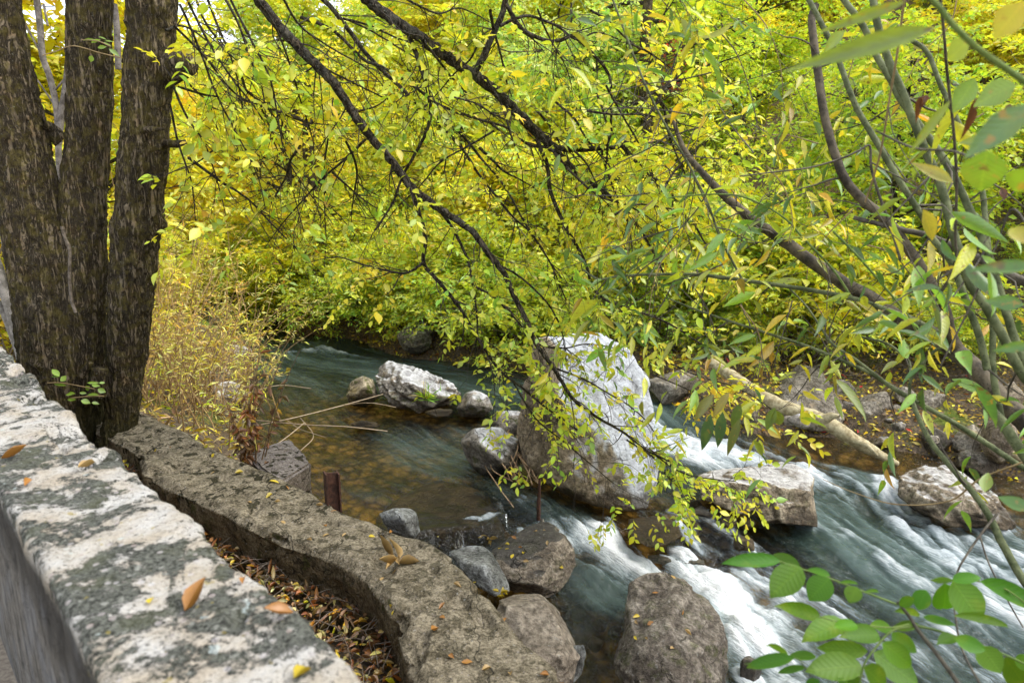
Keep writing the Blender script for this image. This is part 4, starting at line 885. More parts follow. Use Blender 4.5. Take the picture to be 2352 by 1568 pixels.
def make_tree(name, h, seed, mix, leaf, label, cat, group, k=8, ratio=.55, spl=.34, lean=(0, 0), bare=False, trunk_r=.09, bark=None, jitter=3, depth=3, low=.28, tmpl=KITE, grav=-.015):
    R_ = random.Random(seed); root = empty(name); tag(root, label, cat, group); tb = Tubes(); tw = Tubes(); lv = Leaves(); tips = []
    pts = [Vector((0, 0, -.3))]; d = Vector((lean[0], lean[1], 1)).normalized(); n = 9
    for i in range(n):
        d = (d + Vector((R_.gauss(0, .10), R_.gauss(0, .10), .05))).normalized(); pts.append(pts[-1] + d * h * .8 / n)
    tb.add(catmull(pts, 3), np.linspace(trunk_r, trunk_r * .25, (n) * 3 + 1), 9)
    br = Tubes()
    for c in range(int(9 + h)):
        t = R_.uniform(low, 1) * n; i = min(n - 1, int(t)); q = pts[i].lerp(pts[i + 1], t - i); a = c * 2.4 + R_.uniform(-.5, .5); el = R_.uniform(-.05, .75)
        L = h * R_.uniform(.20, .36) * (1.15 - .5 * t / n)
        grow(br, q, (math.cos(a), math.sin(a), el), L, trunk_r * .32, depth - 1, tips, R_, .5, grav, (2, 4), 5)
    tb.build('trunk', bark or BARK_L, root); br.build('branches', bark or BARK_L, root)
    P = np.array([tuple(a) for a, _ in tips]); T = np.array([tuple(b) for _, b in tips])
    P = np.repeat(P, jitter, 0) + rng.normal(0, .05, (len(P) * jitter, 3)); T = nrm(np.repeat(T, jitter, 0) * .6 + rdir(len(P), (-.5, .6)))
    sprays(lv, tw, P, T, spl * rng.uniform(.6, 1.3, len(P)), k, leaf, ratio, mix, .25, .0028)
    tw.build('twig_sprays', TWIG_F, root); lv.build('foliage', LEAF_FAR, root, tmpl, .06)
    return root, len(P) * k

def make_bush(name, h, wd, seed, mix, leaf, label, cat, group, stems=16, k=9, ratio=.5, spl=.30, droop=.35, twig=None, leafm=None, tmpl=KITE, jitter=3, stem_m=None, splay=.8, up=.8, dens=1):
    R_ = random.Random(seed); root = empty(name); tag(root, label, cat, group); st = Tubes(); tw = Tubes(); lv = Leaves(); tips = []
    for c in range(stems):
        a = R_.uniform(0, 6.283); sp = R_.uniform(.1, 1) * wd / h; L = h * R_.uniform(.55, 1.05)
        grow(st, (R_.gauss(0, .16) * wd, R_.gauss(0, .12) * wd, -.15), (math.cos(a) * sp, math.sin(a) * sp, 1), L, .012 * h ** .5, 1, tips, R_, .55, -.05 * droop * 3, (3, 5), 4, 1)
    st.build('stems', stem_m or TWIG_F, root)
    P = np.array([tuple(a) for a, _ in tips]); T = np.array([tuple(b) for _, b in tips])
    P = np.repeat(P, jitter, 0) + rng.normal(0, .06, (len(P) * jitter, 3)); T = nrm(np.repeat(T, jitter, 0) * .5 + rdir(len(P), (-.5, .7)))
    sprays(lv, tw, P, T, spl * rng.uniform(.6, 1.3, len(P)), k, leaf, ratio, mix, droop, .0022, splay, up)
    tw.build('twig_sprays', twig or TWIG_F, root); lv.build('foliage', leafm or LEAF_FAR, root, tmpl, .06)
    return root, len(P) * k

# ------------------------------------------------------------------ far side: bushes along the bank, trees up the slope
cnt = 0
def along(poly, t):
    L = np.r_[0, np.cumsum(np.linalg.norm(np.diff(poly, axis=0), axis=1))]; x = np.interp(t, L, poly[:, 0]); y = np.interp(t, L, poly[:, 1])
    x2 = np.interp(t + .3, L, poly[:, 0]); y2 = np.interp(t + .3, L, poly[:, 1]); d = Vector((x2 - x, y2 - y, 0)).normalized(); return Vector((x, y, 0)), Vector((-d.y, d.x, 0))
FBs = FB[1:-3]; FBL = np.linalg.norm(np.diff(FBs, axis=0), axis=1).sum()
MIXB = [dict(lime=6, yellow=2, green=2, pale=1), dict(lime=5, yellow=4, green=1, orange=.3), dict(green=4, lime=4, yellow=1, pale=1), dict(yellow=5, lime=3, orange=.7)]
bushes = []
for i in range(4):
    b, c = make_bush('leafy_bush', [1.9, 2.3, 1.7, 2.1][i], [1.3, 1.3, 1.4, 1.2][i], 200 + i, MIXB[i], [.085, .10, .075, .11][i], 'x', 'bush', 'bushes hanging over the far bank', stems=17, k=8, jitter=3)
    bushes.append(b); cnt += c
LB = ['lime green bush arching over the water at the foot of the far bank', 'yellow and lime bush arching over the far bank', 'fresh green bush growing low along the far bank', 'golden yellow bush growing on the far bank']
t = 15.0; n = 0; used_b = set()
def put(protos, used, k, loc, rz, sc, label=None):
    if k not in used: used.add(k); o = protos[k]; o.location = loc; o.rotation_euler = (0, 0, rz); o.scale = sc; o['label'] = label or o['label']; return o
    return copy_tree(protos[k], loc, rz, sc, label)
R2 = random.Random(77)
while t < FBL - 1:
    P, nv = along(FBs, t)
    off = R2.uniform(.35, .8) if P.x < .9 else R2.uniform(2.0, 3.0)
    q = P + nv * off; k = R2.choice([0, 0, 1, 2]) if P.x < -3 else R2.choice([0, 1, 1, 2])
    if inside(np.array([[q.x, q.y]]), RIV)[0]: q = P - nv * off
    s = R2.uniform(.75, 1.15) * (1.0 if P.x < 1 else .85)
    put(bushes, used_b, k, (q.x, q.y, gz(q.x, q.y)), R2.uniform(0, 6.28), (s, s, s * R2.uniform(.8, 1.05)), LB[k])
    t += R2.uniform(.55, .95) if P.x < 1 else R2.uniform(.9, 1.4)
# hillside undergrowth, each bush of it an object
for i in range(95):
    t = R2.uniform(3, FBL - .5); P, nv = along(FBs, t); off = 1.8 + R2.random() ** 1.2 * 20; q = P + nv * off
    if inside(np.array([[q.x, q.y]]), RIV)[0]: q = P - nv * off
    if abs(q.x) > q.y * .82 + 1.5 or q.y < 4: continue
    k = R2.choice([0, 1, 2, 3, 3, 1]); s = R2.uniform(.7, 1.5)
    put(bushes, used_b, k, (q.x, q.y, gz(q.x, q.y)), R2.uniform(0, 6.28), (s, s, s), ['lime green bush on the wooded slope', 'yellow and lime bush on the wooded slope', 'fresh green bush on the wooded slope', 'golden yellow bush on the wooded slope'][k]).__setitem__('group', 'bushes covering the wooded slope')
MIXT = [dict(lime=7, green=3, yellow=1), dict(yellow=8, lime=1.5, orange=1), dict(green=5, pale=4, lime=2), dict(lime=5, yellow=5, pale=2)]
trees = []
for i in range(4):
    b, c = make_tree('autumn_tree', [5.0, 6.0, 5.5, 6.5][i], 300 + i, MIXT[i], [.10, .13, .09, .12][i], 'x', 'tree', 'autumn trees on the wooded slope', k=7, jitter=3, depth=3, low=.12, trunk_r=[.07, .09, .08, .10][i], spl=.4)
    trees.append(b); cnt += c
LT = ['lime green autumn tree on the wooded slope across the river', 'bright yellow autumn tree on the wooded slope across the river', 'pale green tree on the wooded slope across the river', 'yellow-green tall tree on the wooded slope across the river']
used_t = set()
spots = []
for off0, step, sc in ((2.6, 2.1, .72), (5.0, 2.6, .95), (9, 3.2, 1.15), (14, 3.8, 1.35), (20, 4.5, 1.5)):
    t = R2.uniform(0, 2)
    while t < FBL + off0 * .6:
        P, nv = along(FBs, min(t, FBL - .4)); off = off0 + R2.uniform(-.9, .9); q = P + nv * off
        if inside(np.array([[q.x, q.y]]), RIV)[0]: q = P - nv * off
        if t > FBL: q += Vector((t - FBL, 0, 0))
        t += step * R2.uniform(.75, 1.25)
        if abs(q.x) > q.y * .85 + 2 or q.y < 7: continue
        if q.x > 2 and off0 < 4: continue
        if q.x < -8.5 and off0 > 12 and R2.random() < .5: continue
        k = R2.choice([0, 0, 1, 2, 3, 3]); s = sc * R2.uniform(.8, 1.2)
        put(trees, used_t, k, (q.x, q.y, gz(q.x, q.y)), R2.uniform(0, 6.28), (s, s, s * R2.uniform(.9, 1.15)), LT[k]); spots.append(q)
# dark trunks one can make out between the leaves
def trunk_tree(u, vb, vt, Y, r, label, seed, mixn=1, lean=0, stub=None):
    root = empty('slope_tree'); tag(root, label, 'tree'); b = Yp(u, vb, Y); tp = Yp(u + lean, vt, Y); b.z = gz(b.x, b.y) - .2
    root.location = b; tb = Tubes(); pts = [Vector((0, 0, 0)), (tp - b) * .35 + Vector((.08, 0, 0)), (tp - b) * .7 + Vector((-.05, 0, 0)), tp - b]
    tb.add(catmull(pts, 6), np.linspace(r, r * .6, 19), 14); tb.build('trunk', BARK, root); br = Tubes(); tips = []; R_ = random.Random(seed)
    for c in range(9):
        q = pts[0].lerp(pts[3], R_.uniform(.5, 1)); a = R_.uniform(0, 6.28); grow(br, q, (math.cos(a), math.sin(a), .4), 1.6, r * .3, 2, tips, R_, .5, -.01, (2, 3), 5)
    br.build('branches', BARK_L, root); lv = Leaves(); P = np.array([tuple(a) for a, _ in tips]); T = np.array([tuple(b) for _, b in tips]); P = np.repeat(P, 3, 0); T = nrm(np.repeat(T, 3, 0) * .5 + rdir(len(P), (-.5, .6)))
    sprays(lv, None, P, T, .35, 7, .09, .55, MIXT[mixn], .25); lv.build('foliage', LEAF_FAR, root, KITE, .06)
trunk_tree(716, 560, 200, 15.6, .17, 'dark trunked tree standing clear behind the low green bushes, left of centre', 401, 1, -8)
trunk_tree(690, 540, 300, 16.5, .09, 'thin dark tree just left of the dark trunked tree on the far bank', 402, 3, -30)
trunk_tree(604, 560, 250, 18.5, .20, 'grey trunked tree half hidden in yellow leaves, upstream on the far bank', 403, 1, -6)
trunk_tree(1478, 420, -50, 15.5, .16, 'brown trunked tree high on the slope beside a few red leaves', 404, 0, 14)
rb, c = make_bush('red_bush', .9, .6, 440, dict(red=5, rust=1), .07, 'small scarlet-leaved bush high on the slope beside the brown trunk', 'bush', None, stems=5, k=4, jitter=1); q = Yp(1530, 150, 15.3); rb.location = q; rb.location.z = q.z - .5

# ------------------------------------------------------------------ left bank: dry willow shrubs, weeds
def wands(name, base, n, h, spread, leaf, mix, label, seed, group=None, kk=9, m_st=None, tilt=(0, 0), ratio=.16, thick=.006, frac=.45):
    R_ = random.Random(seed); root = empty(name, base); tag(root, label, 'shrub', group); st = Tubes(); tw = Tubes(); lv = Leaves(); P = []; T = []
    for i in range(n):
        a = R_.uniform(0, 6.283); L = h * R_.uniform(.5, 1.1); b = Vector((R_.gauss(0, .2), R_.gauss(0, .2), -.1)) * spread; d = Vector((math.cos(a) * R_.uniform(0, .5) * spread + tilt[0], math.sin(a) * R_.uniform(0, .5) * spread + tilt[1], 1)).normalized(); pts = [b]
        for s in range(8): d = (d + Vector((R_.gauss(0, .09), R_.gauss(0, .09), -.03 * s / 4))).normalized(); pts.append(pts[-1] + d * L / 8)
        st.add(catmull(pts, 2), np.linspace(thick, thick * .3, 17), 4)
        for s in range(3, 9):
            for _ in range(2):
                if R_.random() < frac + .5 * (s > 4): P.append(pts[s]); T.append(d * .8 + Vector((R_.gauss(0, .6), R_.gauss(0, .6), R_.gauss(.1, .4))))
    P = np.array([tuple(a) for a in P]); T = nrm(np.array([tuple(a) for a in T]))
    sprays(lv, tw, P, T, .26, kk, leaf, ratio, mix, .3, .0018, .6, .4)
    st.build('stems', m_st or STRAW, root); tw.build('twig_sprays', m_st or STRAW, root); lv.build('foliage', LEAF_DRY, root, KITE, .12)
    return root
GOLD = dict(gold=5, straw=3, lime=1.2, yellow=2, orange=1.4, rust=.5); GOLD2 = dict(straw=4, lime=3, yellow=2, pale=2, gold=2)
wl = [((345, 965, .45), 26, 1.7, 'golden dry willow shrub right beside the foot of the three-trunked tree'), ((410, 985, .4), 30, 1.5, 'dry willow shrub with tangled tan stems above the far end of the low wall'), ((470, 960, .3), 30, 1.6, 'straw-coloured willow shrub in the middle of the left bank thicket'),
      ((520, 1000, .15), 22, 1.2, 'sparse low willow shrub at the water edge behind the concrete block'), ((430, 880, .4), 34, 2.2, 'tall golden willow shrub at the back of the left bank thicket'), ((520, 870, .3), 30, 1.9, 'straw and lime willow shrub leaning out over the upstream water'), ((360, 860, .5), 34, 2.6, 'tall yellow willow shrub seen just right of the three trunks')]
for i, (b, n, h, lb) in enumerate(wl):
    P = Zp(*b); P.z = gz(P.x, P.y); wands('dry_willow_shrub', P, int(n * 1.05), h, 1.35, .085, GOLD if i % 2 == 0 else GOLD2, lb, 500 + i, 'dry willow shrubs on the left bank', kk=6, tilt=(.12, -.05) if i != 5 else (.45, 0), frac=.0, thick=.0085)
for i, (x, y, h) in enumerate([(-6.9, 12.5, 2.2), (-8.2, 14.5, 2.4), (-6.9, 13.8, 1.5), (-9.5, 16.5, 2.8), (-8.2, 11.5, 2.6)]):
    wands('reed_willow', (x, y, gz(x, y)), 34, h, 1.5, .12, GOLD2 if i % 2 else dict(lime=3, straw=3, yellow=3, pale=2), 'feathery yellow-green willow shrub farther up the left bank', 520 + i, 'feathery willow shrubs up the left bank', tilt=(.2, 0))
P = Zp(580, 1062, .9)
root = empty('dry_weed', P); tag(root, 'dead weed with curled brown leaves and bare stems, growing by the concrete block', 'weed'); st = Tubes(); lv = Leaves()
for i, (u, v) in enumerate([(520, 900), (545, 880), (585, 850), (610, 820), (640, 840), (655, 880), (690, 800), (560, 930), (600, 760), (530, 960)]):
    tp = D(u, v, 5.1 + .12 * (i % 3)) - P; b = Vector((rnd.gauss(0, .03), rnd.gauss(0, .03), -.15)); m_ = tp * .5 + Vector((rnd.gauss(0, .07), 0, rnd.gauss(0, .05))); pts = catmull([b, m_, tp], 6); st.add(pts, np.linspace(.006, .0018, len(pts)), 4)
    for q in pts[4:-2]:
        for _ in range(4 if u < 600 else 1):
            dd_ = rdir(1, (-1, -.2))[0]; lv.add(np.array([tuple(q)]), dd_, rdir(1)[0], rnd.uniform(.05, .09), .022, pick(1, dict(rust=3, brown=4, gold=1)))
st.build('stems', m_plain('brown_weed_stem', (.12, .075, .04), (.26, .17, .09)), root); lv.build('foliage', LEAF_DRY, root, CURL, .5)
sh, c = make_bush('reddish_shrub', 1.9, .9, 530, dict(rust=3, lime=2, gold=3, brown=1, yellow=2), .07, 'shrub with rust and yellow leaves behind the left side of the three-trunked tree', 'shrub', None, stems=14, k=7, jitter=2); q = Zp(-10, 830, .9); sh.location = (q.x - .2, q.y + 1.6, gz(q.x, q.y) - .1)
ob, c = make_bush('reddish_shrub', 2.4, 1.2, 531, dict(lime=3, yellow=4, orange=1, gold=2), .08, 'taller yellow shrub behind the gap between the three trunks', 'shrub', None, stems=14, k=7, jitter=2); ob.location = (-6.6, 8.6, gz(-6.6, 8.6) - .1)
st_root = empty('grey_sapling', (0, 0, 0)); tag(st_root, 'slim bare grey saplings leaning together at the left edge behind the trunks', 'sapling')
tb = Tubes()
for Q, r in (([(60, 860), (35, 740), (5, 650), (-30, 560)], .06), ([(40, 800), (10, 720), (-10, 690)], .035), ([(55, 800), (40, 700), (10, 560), (0, 480)], .025)): tb.add(catmull([Yp(u, v, 6.6) for u, v in Q], 6), r, 10); 
tb.build('trunk', m_stem('grey_sapling_bark', (.16, .145, .12), (.34, .31, .27)), st_root)
for i, (x, y, k, s) in enumerate([(-10.5, 12.5, 0, .75), (-13, 17, 3, .95), (-15, 22, 1, 1.0), (-9.5, 20, 2, .8), (-19, 27, 3, 1.1), (-12, 24.5, 1, .9), (-16.5, 19.0, 0, .95), (-21.5, 33, 2, 1.2), (-8.6, 24, 1, 1.5), (-10.6, 26, 0, 1.7), (-13, 28, 2, 1.8), (-7.0, 27, 3, 1.7), (-13.5, 21.5, 0, 1.25), (-17, 26, 3, 1.45), (-11.2, 19, 1, .95), (-9.2, 29, 2, 1.9), (-15.2, 31, 0, 1.8), (-9.4, 13.2, 1, 1.45), (-12.2, 15.6, 0, 1.4), (-7.4, 10.6, 3, .95)]):
    copy_tree(trees[k], (x, y, gz(x, y)), i * 1.3, (s, s, s), ['lime green', 'yellow', 'pale green', 'yellow-green'][k] + ' autumn tree upstream, seen between and beside the three trunks')['group'] = 'autumn trees upstream on the left'
print('LEAVES', cnt)

# ------------------------------------------------------------------ the three-trunked tree
TY = 5.55
tree = empty('riverside_tree', Yp(160, 900, TY)); tree.location.z = .7; tag(tree, 'big dark three-trunked tree between parapet and low wall, its limbs hanging over the river', 'tree')
TO = tree.location.copy()
def bark_tube(name, pts, seed, furrow=.028, parent=tree, origin=TO, seg=120, knots=()):
    """pts: (u, v, width px) traced along a trunk that stands at distance TY"""
    P = [Yp(u, v, TY + dy) for u, v, w_, dy in pts]; rr = [pxm(w_ / 2, (TY + dy) * 1.0) for u, v, w_, dy in pts]
    C = catmull(P, 40); n = len(C); r = np.interp(np.linspace(0, 1, n), np.linspace(0, 1, len(rr)), rr)
    tb = Tubes(); tb.add(C, r, seg); V = tb.V[0]; cen = np.repeat(np.array([tuple(c) for c in C]), seg, 0); d = nrm(V - cen)
    warp = fbm(V * np.array([4, 4, 2]), seed + 3, 3)[:, None] * np.array([[.18, .18, 0]])
    q = (V + warp) * np.array([15, 15, 2.6])
    f = fbm(q, seed, 4, ridged=True) * .7 + fbm(V * np.array([40, 40, 22]), seed + 8, 3) * .35
    lump = fbm(V * np.array([3, 3, 1.6]), seed + 5, 3) * .018
    for kz, kw, ka in knots: lump = lump + ka * np.exp(-((V[:, 2] - kz) / kw) ** 2) * (.6 + .8 * fbm(V * 9, seed + 9, 3))
    V = V + d * ((f - f.mean()) * furrow * 1.25 + lump - .004)[:, None]
    tb.V = [V - np.array(tuple(origin))]
    return tb.build(name, BARK, parent)
kz = Yp(310, 520, TY).z
bark_tube('trunk', [(356, -140, 100, 0), (348, 0, 103, 0), (342, 150, 96, 0), (331, 330, 100, 0), (317, 520, 97, 0), (303, 660, 96, 0), (291, 800, 90, 0), (283, 900, 80, -.02), (279, 960, 68, -.04), (268, 1030, 96, -.06), (262, 1120, 110, -.08)], 71, knots=((kz, .10, .035),))
bark_tube('trunk', [(203, -140, 82, .15), (205, 0, 84, .15), (207, 150, 86, .15), (205, 300, 89, .13), (193, 450, 94, .10), (186, 560, 98, .06), (172, 680, 128, .03), (150, 800, 165, .02), (142, 890, 172, 0), (135, 1000, 190, 0), (130, 1120, 210, 0)], 72, .020)
bark_tube('trunk', [(-54, -140, 112, .05), (-26, 0, 112, .04), (3, 150, 114, .02), (36, 300, 118, 0), (70, 470, 120, -.02), (100, 600, 140, -.03), (122, 720, 150, -.04), (138, 830, 160, -.05), (140, 940, 165, -.05)], 73)
def part(tb, name, m, parent, org): tb.V = [v - np.array(tuple(org)) for v in tb.V]; return tb.build(name, m, parent)
for pts, r in (([(385, 160, 0), (410, 152, -.05), (434, 146, -.1)], [.12, .10, .085]), ([(388, 182, 0), (410, 172, -.05), (432, 160, -.1)], [.06, .05, .05]), ([(375, 331, 0), (400, 331, -.03), (424, 331, -.06)], [.035, .032, .030]), ([(95, 280, 0), (115, 300, .1), (142, 322, .15)], [.03, .06, .07]), ([(222, 905, -.25), (226, 870, -.27), (228, 845, -.28)], [.08, .065, .06]), ([(190, 860, -.3), (200, 845, -.32), (208, 832, -.33)], [.03, .025, .02]), ([(330, 298, -.22), (350, 297, -.3), (378, 296, -.36)], [.03, .02, .008])):
    tb = Tubes(); P = catmull([Yp(u, v, TY + dy) for u, v, dy in pts], 8); rr = np.interp(np.linspace(0, 1, len(P)), [0, .5, 1], r); rr = np.r_[rr, 0.0]; P = P + [P[-1] + (P[-1] - P[-2]) * .02]; tb.add(P, rr, 18)
    V = tb.V[0]; tb.V = [V + fbm(V * 22, 5, 3)[:, None] * .012]; part(tb, 'branch_stub', BARK, tree, TO)
tb = Tubes(); tb.add(catmull([Yp(u, v, TY - .42) for u, v in [(142, 520), (150, 548), (160, 575), (160, 640), (165, 690), (174, 718)]], 6), .012, 6); part(tb, 'dead_twig', TWIG_F, tree, TO)
# grey saplings and twigs seen in the gap of the trunks
tb = Tubes(); tr = empty('grey_sapling', (0, 0, 0)); tag(tr, 'thin pair of grey saplings seen through the gap between the left and middle trunks', 'sapling')
for Q, r in (([(82, -20), (92, 60), (98, 130), (115, 180), (130, 250), (134, 330), (138, 470)], .030), ([(160, 130), (152, 200), (140, 270), (134, 330)], .035), ([(98, 130), (60, 60), (40, 20)], .010), ([(130, 250), (90, 190), (70, 170)], .008), ([(110, 60), (100, 10)], .01), ([(262, 10), (268, 60), (272, 160)], .03), ([(120, 215), (150, 180), (160, 165)], .01)): tb.add(catmull([Yp(u, v, 7.2) for u, v in Q], 5), r, 8)
tb.build('trunk', m_stem('grey_sapling_bark_thin', (.10, .085, .07), (.26, .23, .20)), tr)

# ---- limbs traced from the photograph: (u, v), depth at both ends, radius px
def limb(Q, d0, d1, w0, w1, seed, tw_n=9, tw_len=(.22, .6), leafy=1.0, start=.1, k=7, leaf=.062, mix=None, bark=None, down=.35, nest=True, tmpl=OVATE, ratio=.52, lm=None, parent=tree, org=TO, nm='limb', twm=None, seg=10, crook=True, fromend=0.0):
    n = len(Q); L = np.r_[0, np.cumsum([math.dist(Q[i], Q[i + 1]) for i in range(n - 1)])]; L /= L[-1]
    P = [D(u, v, d0 + (d1 - d0) * t) for (u, v), t in zip(Q, L)]; C = catmull(P, 6); m = len(C); tl = np.linspace(0, 1, m)
    r = pxm(1, 1) * (.5 if nest else .40) * (w0 + (w1 - w0) * tl) * (d0 + (d1 - d0) * tl)
    if crook: C = [c + Vector((rnd.gauss(0, 1), rnd.gauss(0, 1), rnd.gauss(0, 1))) * float(ri) * (.10 if nest else .03) for c, ri in zip(C, r)]
    tb = Tubes(); tb.add(C, r, seg); V = tb.V[0]; tb.V = [V + fbm(V * 30, seed, 3)[:, None] * float(r.mean()) * (.15 if nest else .05)]
    o = part(tb, nm, bark or BARK_L, parent, org)
    R_ = random.Random(seed); tw = Tubes(); lv = Leaves(); PP = []; TT = []; o2 = np.array(tuple(org)); nl = 0
    length = sum((C[i + 1] - C[i]).length for i in range(m - 1)); N = int(length * tw_n)
    for i in range(N):
        t = R_.uniform(start, 1) if R_.random() > fromend else R_.uniform(.75, 1); x = t * (m - 1); a = min(m - 2, int(x)); q = C[a].lerp(C[a + 1], x - a); tan = (C[a + 1] - C[a]).normalized()
        sd_ = Vector((R_.gauss(0, 1), R_.gauss(0, .8), R_.gauss(0, .8))); sd_ = (sd_ - tan * sd_.dot(tan)).normalized(); d = (tan * R_.uniform(.3, 1.0) + sd_ * .8 + Vector((0, 0, -down * R_.random()))).normalized()
        l = R_.uniform(*tw_len); pts = [q]; s_n = 5
        for s in range(s_n): d = (d + Vector((R_.gauss(0, .2), R_.gauss(0, .2), R_.gauss(0, .2) - .05 * down))).normalized(); pts.append(pts[-1] + d * l / s_n)
        tw.add(pts, np.linspace(min(.0055, float(r[a]) * .6), .0016, s_n + 1), 4)
        subs = [(pts, d)]
        if nest:
            for s in (2, 3, 4):
                if R_.random() < .7:
                    e = (d * .5 + Vector((R_.gauss(0, .7), R_.gauss(0, .7), R_.gauss(-.1, .6)))).normalized(); p2 = [pts[s], pts[s] + e * l * .25, pts[s] + e * l * .45 + Vector((0, 0, -.03))]
                    tw.add(p2, [.0026, .002, .0012], 3); subs.append((p2, e))
        for pp, e in subs:
            if R_.random() < leafy: PP.append(pp[-1]); TT.append(e)
            if R_.random() < leafy * .6: PP.append(pp[len(pp) // 2]); TT.append(e + Vector((R_.gauss(0, .6), R_.gauss(0, .6), R_.gauss(0, .5))))
    if N and PP:
        PP = np.array([tuple(a) for a in PP]); TT = np.array([tuple(a) for a in TT])
        sprays(lv, tw, PP, TT, .17 * rng.uniform(.6, 1.4, len(PP)) * (leaf / .062), k, leaf, ratio, mix or dict(lime=5, yellow=3, green=3), .3, .0014, .8, .7); nl = len(PP) * k
        lv.P = [x - o2 for x in lv.P]; lv.build('leaves', lm or LEAF_NEAR, o, tmpl, .10)
    if N: tw.V = [x - o2 for x in tw.V]; tw.build('twig_sprays', twm or TWIG, o)
    return nl
HL = dict(lime=6, yellow=5, green=1.5, orange=.3); HG = dict(lime=6, green=2.2, yellow=2)
nl = 0
A_ = [(560, -70), (600, 5), (640, 60), (700, 125), (764, 189), (805, 250), (851, 315), (897, 367), (939, 423), (985, 462), (1030, 493), (1082, 529), (1117, 574), (1159, 630), (1184, 686), (1208, 732), (1233, 791), (1271, 844), (1296, 886), (1324, 924), (1380, 963), (1429, 991), (1485, 1033), (1540, 1060)]
nl += limb(A_[:13], 4.4, 5.0, 25, 15, 801, 7, leafy=.4, start=.15)
nl += limb(A_[12:], 5.0, 5.6, 14, 4, 802, 8, (.2, .4), .30, start=.15, mix=HG, down=.5)
B_ = [(800, -60), (834, -10), (880, 30), (939, 70), (1000, 112), (1040, 140), (1093, 175), (1140, 212), (1190, 262), (1233, 305), (1272, 340)]
nl += limb(B_, 4.6, 5.2, 28, 22, 803, 7, leafy=.4)
nl += limb([(1272, 340), (1310, 343), (1360, 342), (1400, 340), (1429, 333), (1460, 305), (1485, 280), (1510, 240)], 5.2, 5.5, 15, 6, 804, 10, leafy=.45)
nl += limb([(1272, 340), (1305, 375), (1340, 410), (1400, 450), (1450, 500), (1490, 560), (1530, 640)], 5.2, 5.7, 14, 4, 805, 12, leafy=.5, mix=HL)
nl += limb([(1233, 318), (1245, 350), (1257, 378), (1264, 437), (1289, 500), (1303, 529), (1338, 588), (1359, 651), (1383, 683), (1429, 704), (1474, 718), (1540, 745), (1610, 790)], 5.15, 5.8, 11, 4, 806, 9, leafy=.4, mix=HL)
nl += limb([(1429, 335), (1470, 380), (1500, 405), (1535, 440), (1580, 490), (1620, 560)], 5.35, 5.8, 11, 4, 807, 10, leafy=.5)
nl += limb([(700, -40), (764, 21), (806, 77), (855, 140), (918, 199), (974, 252), (1054, 304), (1110, 370), (1160, 430), (1219, 535), (1290, 640)], 5.0, 5.9, 12, 3, 808, 9, leafy=.5)
nl += limb([(690, 40), (764, 70), (834, 136), (883, 157), (960, 206), (1009, 241), (1096, 273), (1166, 294), (1212, 332), (1262, 340)], 5.1, 5.4, 8, 5, 809, 9, leafy=.45)
nl += limb([(930, 60), (953, 115), (970, 168), (984, 217), (988, 266), (974, 315), (939, 378), (921, 413), (900, 470), (860, 530)], 4.8, 5.2, 12, 4, 810, 9, leafy=.45)
nl += limb([(1088, 172), (1110, 130), (1130, 85), (1152, 35), (1168, -30)], 4.95, 4.8, 16, 13, 811, 6, leafy=.35)
nl += limb([(1163, 10), (1198, 66), (1254, 93), (1290, 92), (1317, 84), (1359, 122), (1394, 164), (1404, 210), (1401, 315), (1383, 350), (1404, 420), (1430, 480)], 4.7, 5.4, 10, 4, 812, 11, leafy=.5)
nl += limb([(1149, 60), (1180, 45), (1215, 37), (1261, 52), (1291, 68), (1324, 91), (1370, 75), (1420, 90)], 4.75, 5.0, 8, 3, 813, 11, leafy=.5)
nl += limb([(942, 427), (963, 490), (977, 548), (974, 606), (1009, 648), (1054, 704), (1079, 746), (1114, 802), (1149, 851), (1198, 889), (1260, 940), (1330, 990)], 4.9, 5.9, 11, 4, 814, 10, leafy=.45, mix=HG, start=.3)
nl += limb([(974, 602), (945, 622), (918, 627), (860, 615), (816, 602), (770, 590), (700, 605)], 5.1, 5.4, 7, 2, 815, 10, leafy=.6, mix=dict(yellow=6, lime=2, orange=1))
nl += limb([(1000, 470), (1040, 525), (1072, 592), (1086, 651), (1093, 704), (1096, 753), (1090, 830)], 4.95, 5.6, 8, 3, 816, 9, leafy=.3)
nl += limb([(1086, 655), (1135, 683), (1184, 732), (1233, 788), (1290, 800), (1350, 790), (1420, 800)], 5.4, 5.9, 6, 2.5, 817, 10, leafy=.4)
nl += limb([(1005, 280), (1060, 340), (1100, 400), (1135, 445), (1180, 500), (1219, 535), (1262, 600), (1300, 690)], 5.3, 5.8, 7, 3, 818, 9, leafy=.5)
nl += limb([(1271, 844), (1340, 870), (1400, 905), (1450, 935), (1495, 980), (1530, 1050)], 5.5, 6.0, 5, 2, 819, 8, leafy=.3, mix=HL)
nl += limb([(1180, 880), (1230, 960), (1290, 1010), (1350, 1060), (1410, 1110)], 5.7, 5.9, 4, 2, 820, 9, leafy=.55, mix=HG, down=.6)
nl += limb([(1500, 1040), (1540, 1070), (1580, 1090), (1640, 1100), (1690, 1105)], 5.6, 5.8, 4, 2, 821, 14, (.12, .3), .8, mix=HG, down=.7)
nl += limb([(1440, 1010), (1500, 1050), (1530, 1090), (1570, 1130)], 5.6, 5.8, 4, 2, 822, 14, (.12, .3), .7, mix=HG, down=.7)
nl += limb([(1130, 600), (1200, 640), (1260, 700), (1290, 760), (1300, 830)], 5.3, 5.8, 6, 2, 823, 9, leafy=.4)
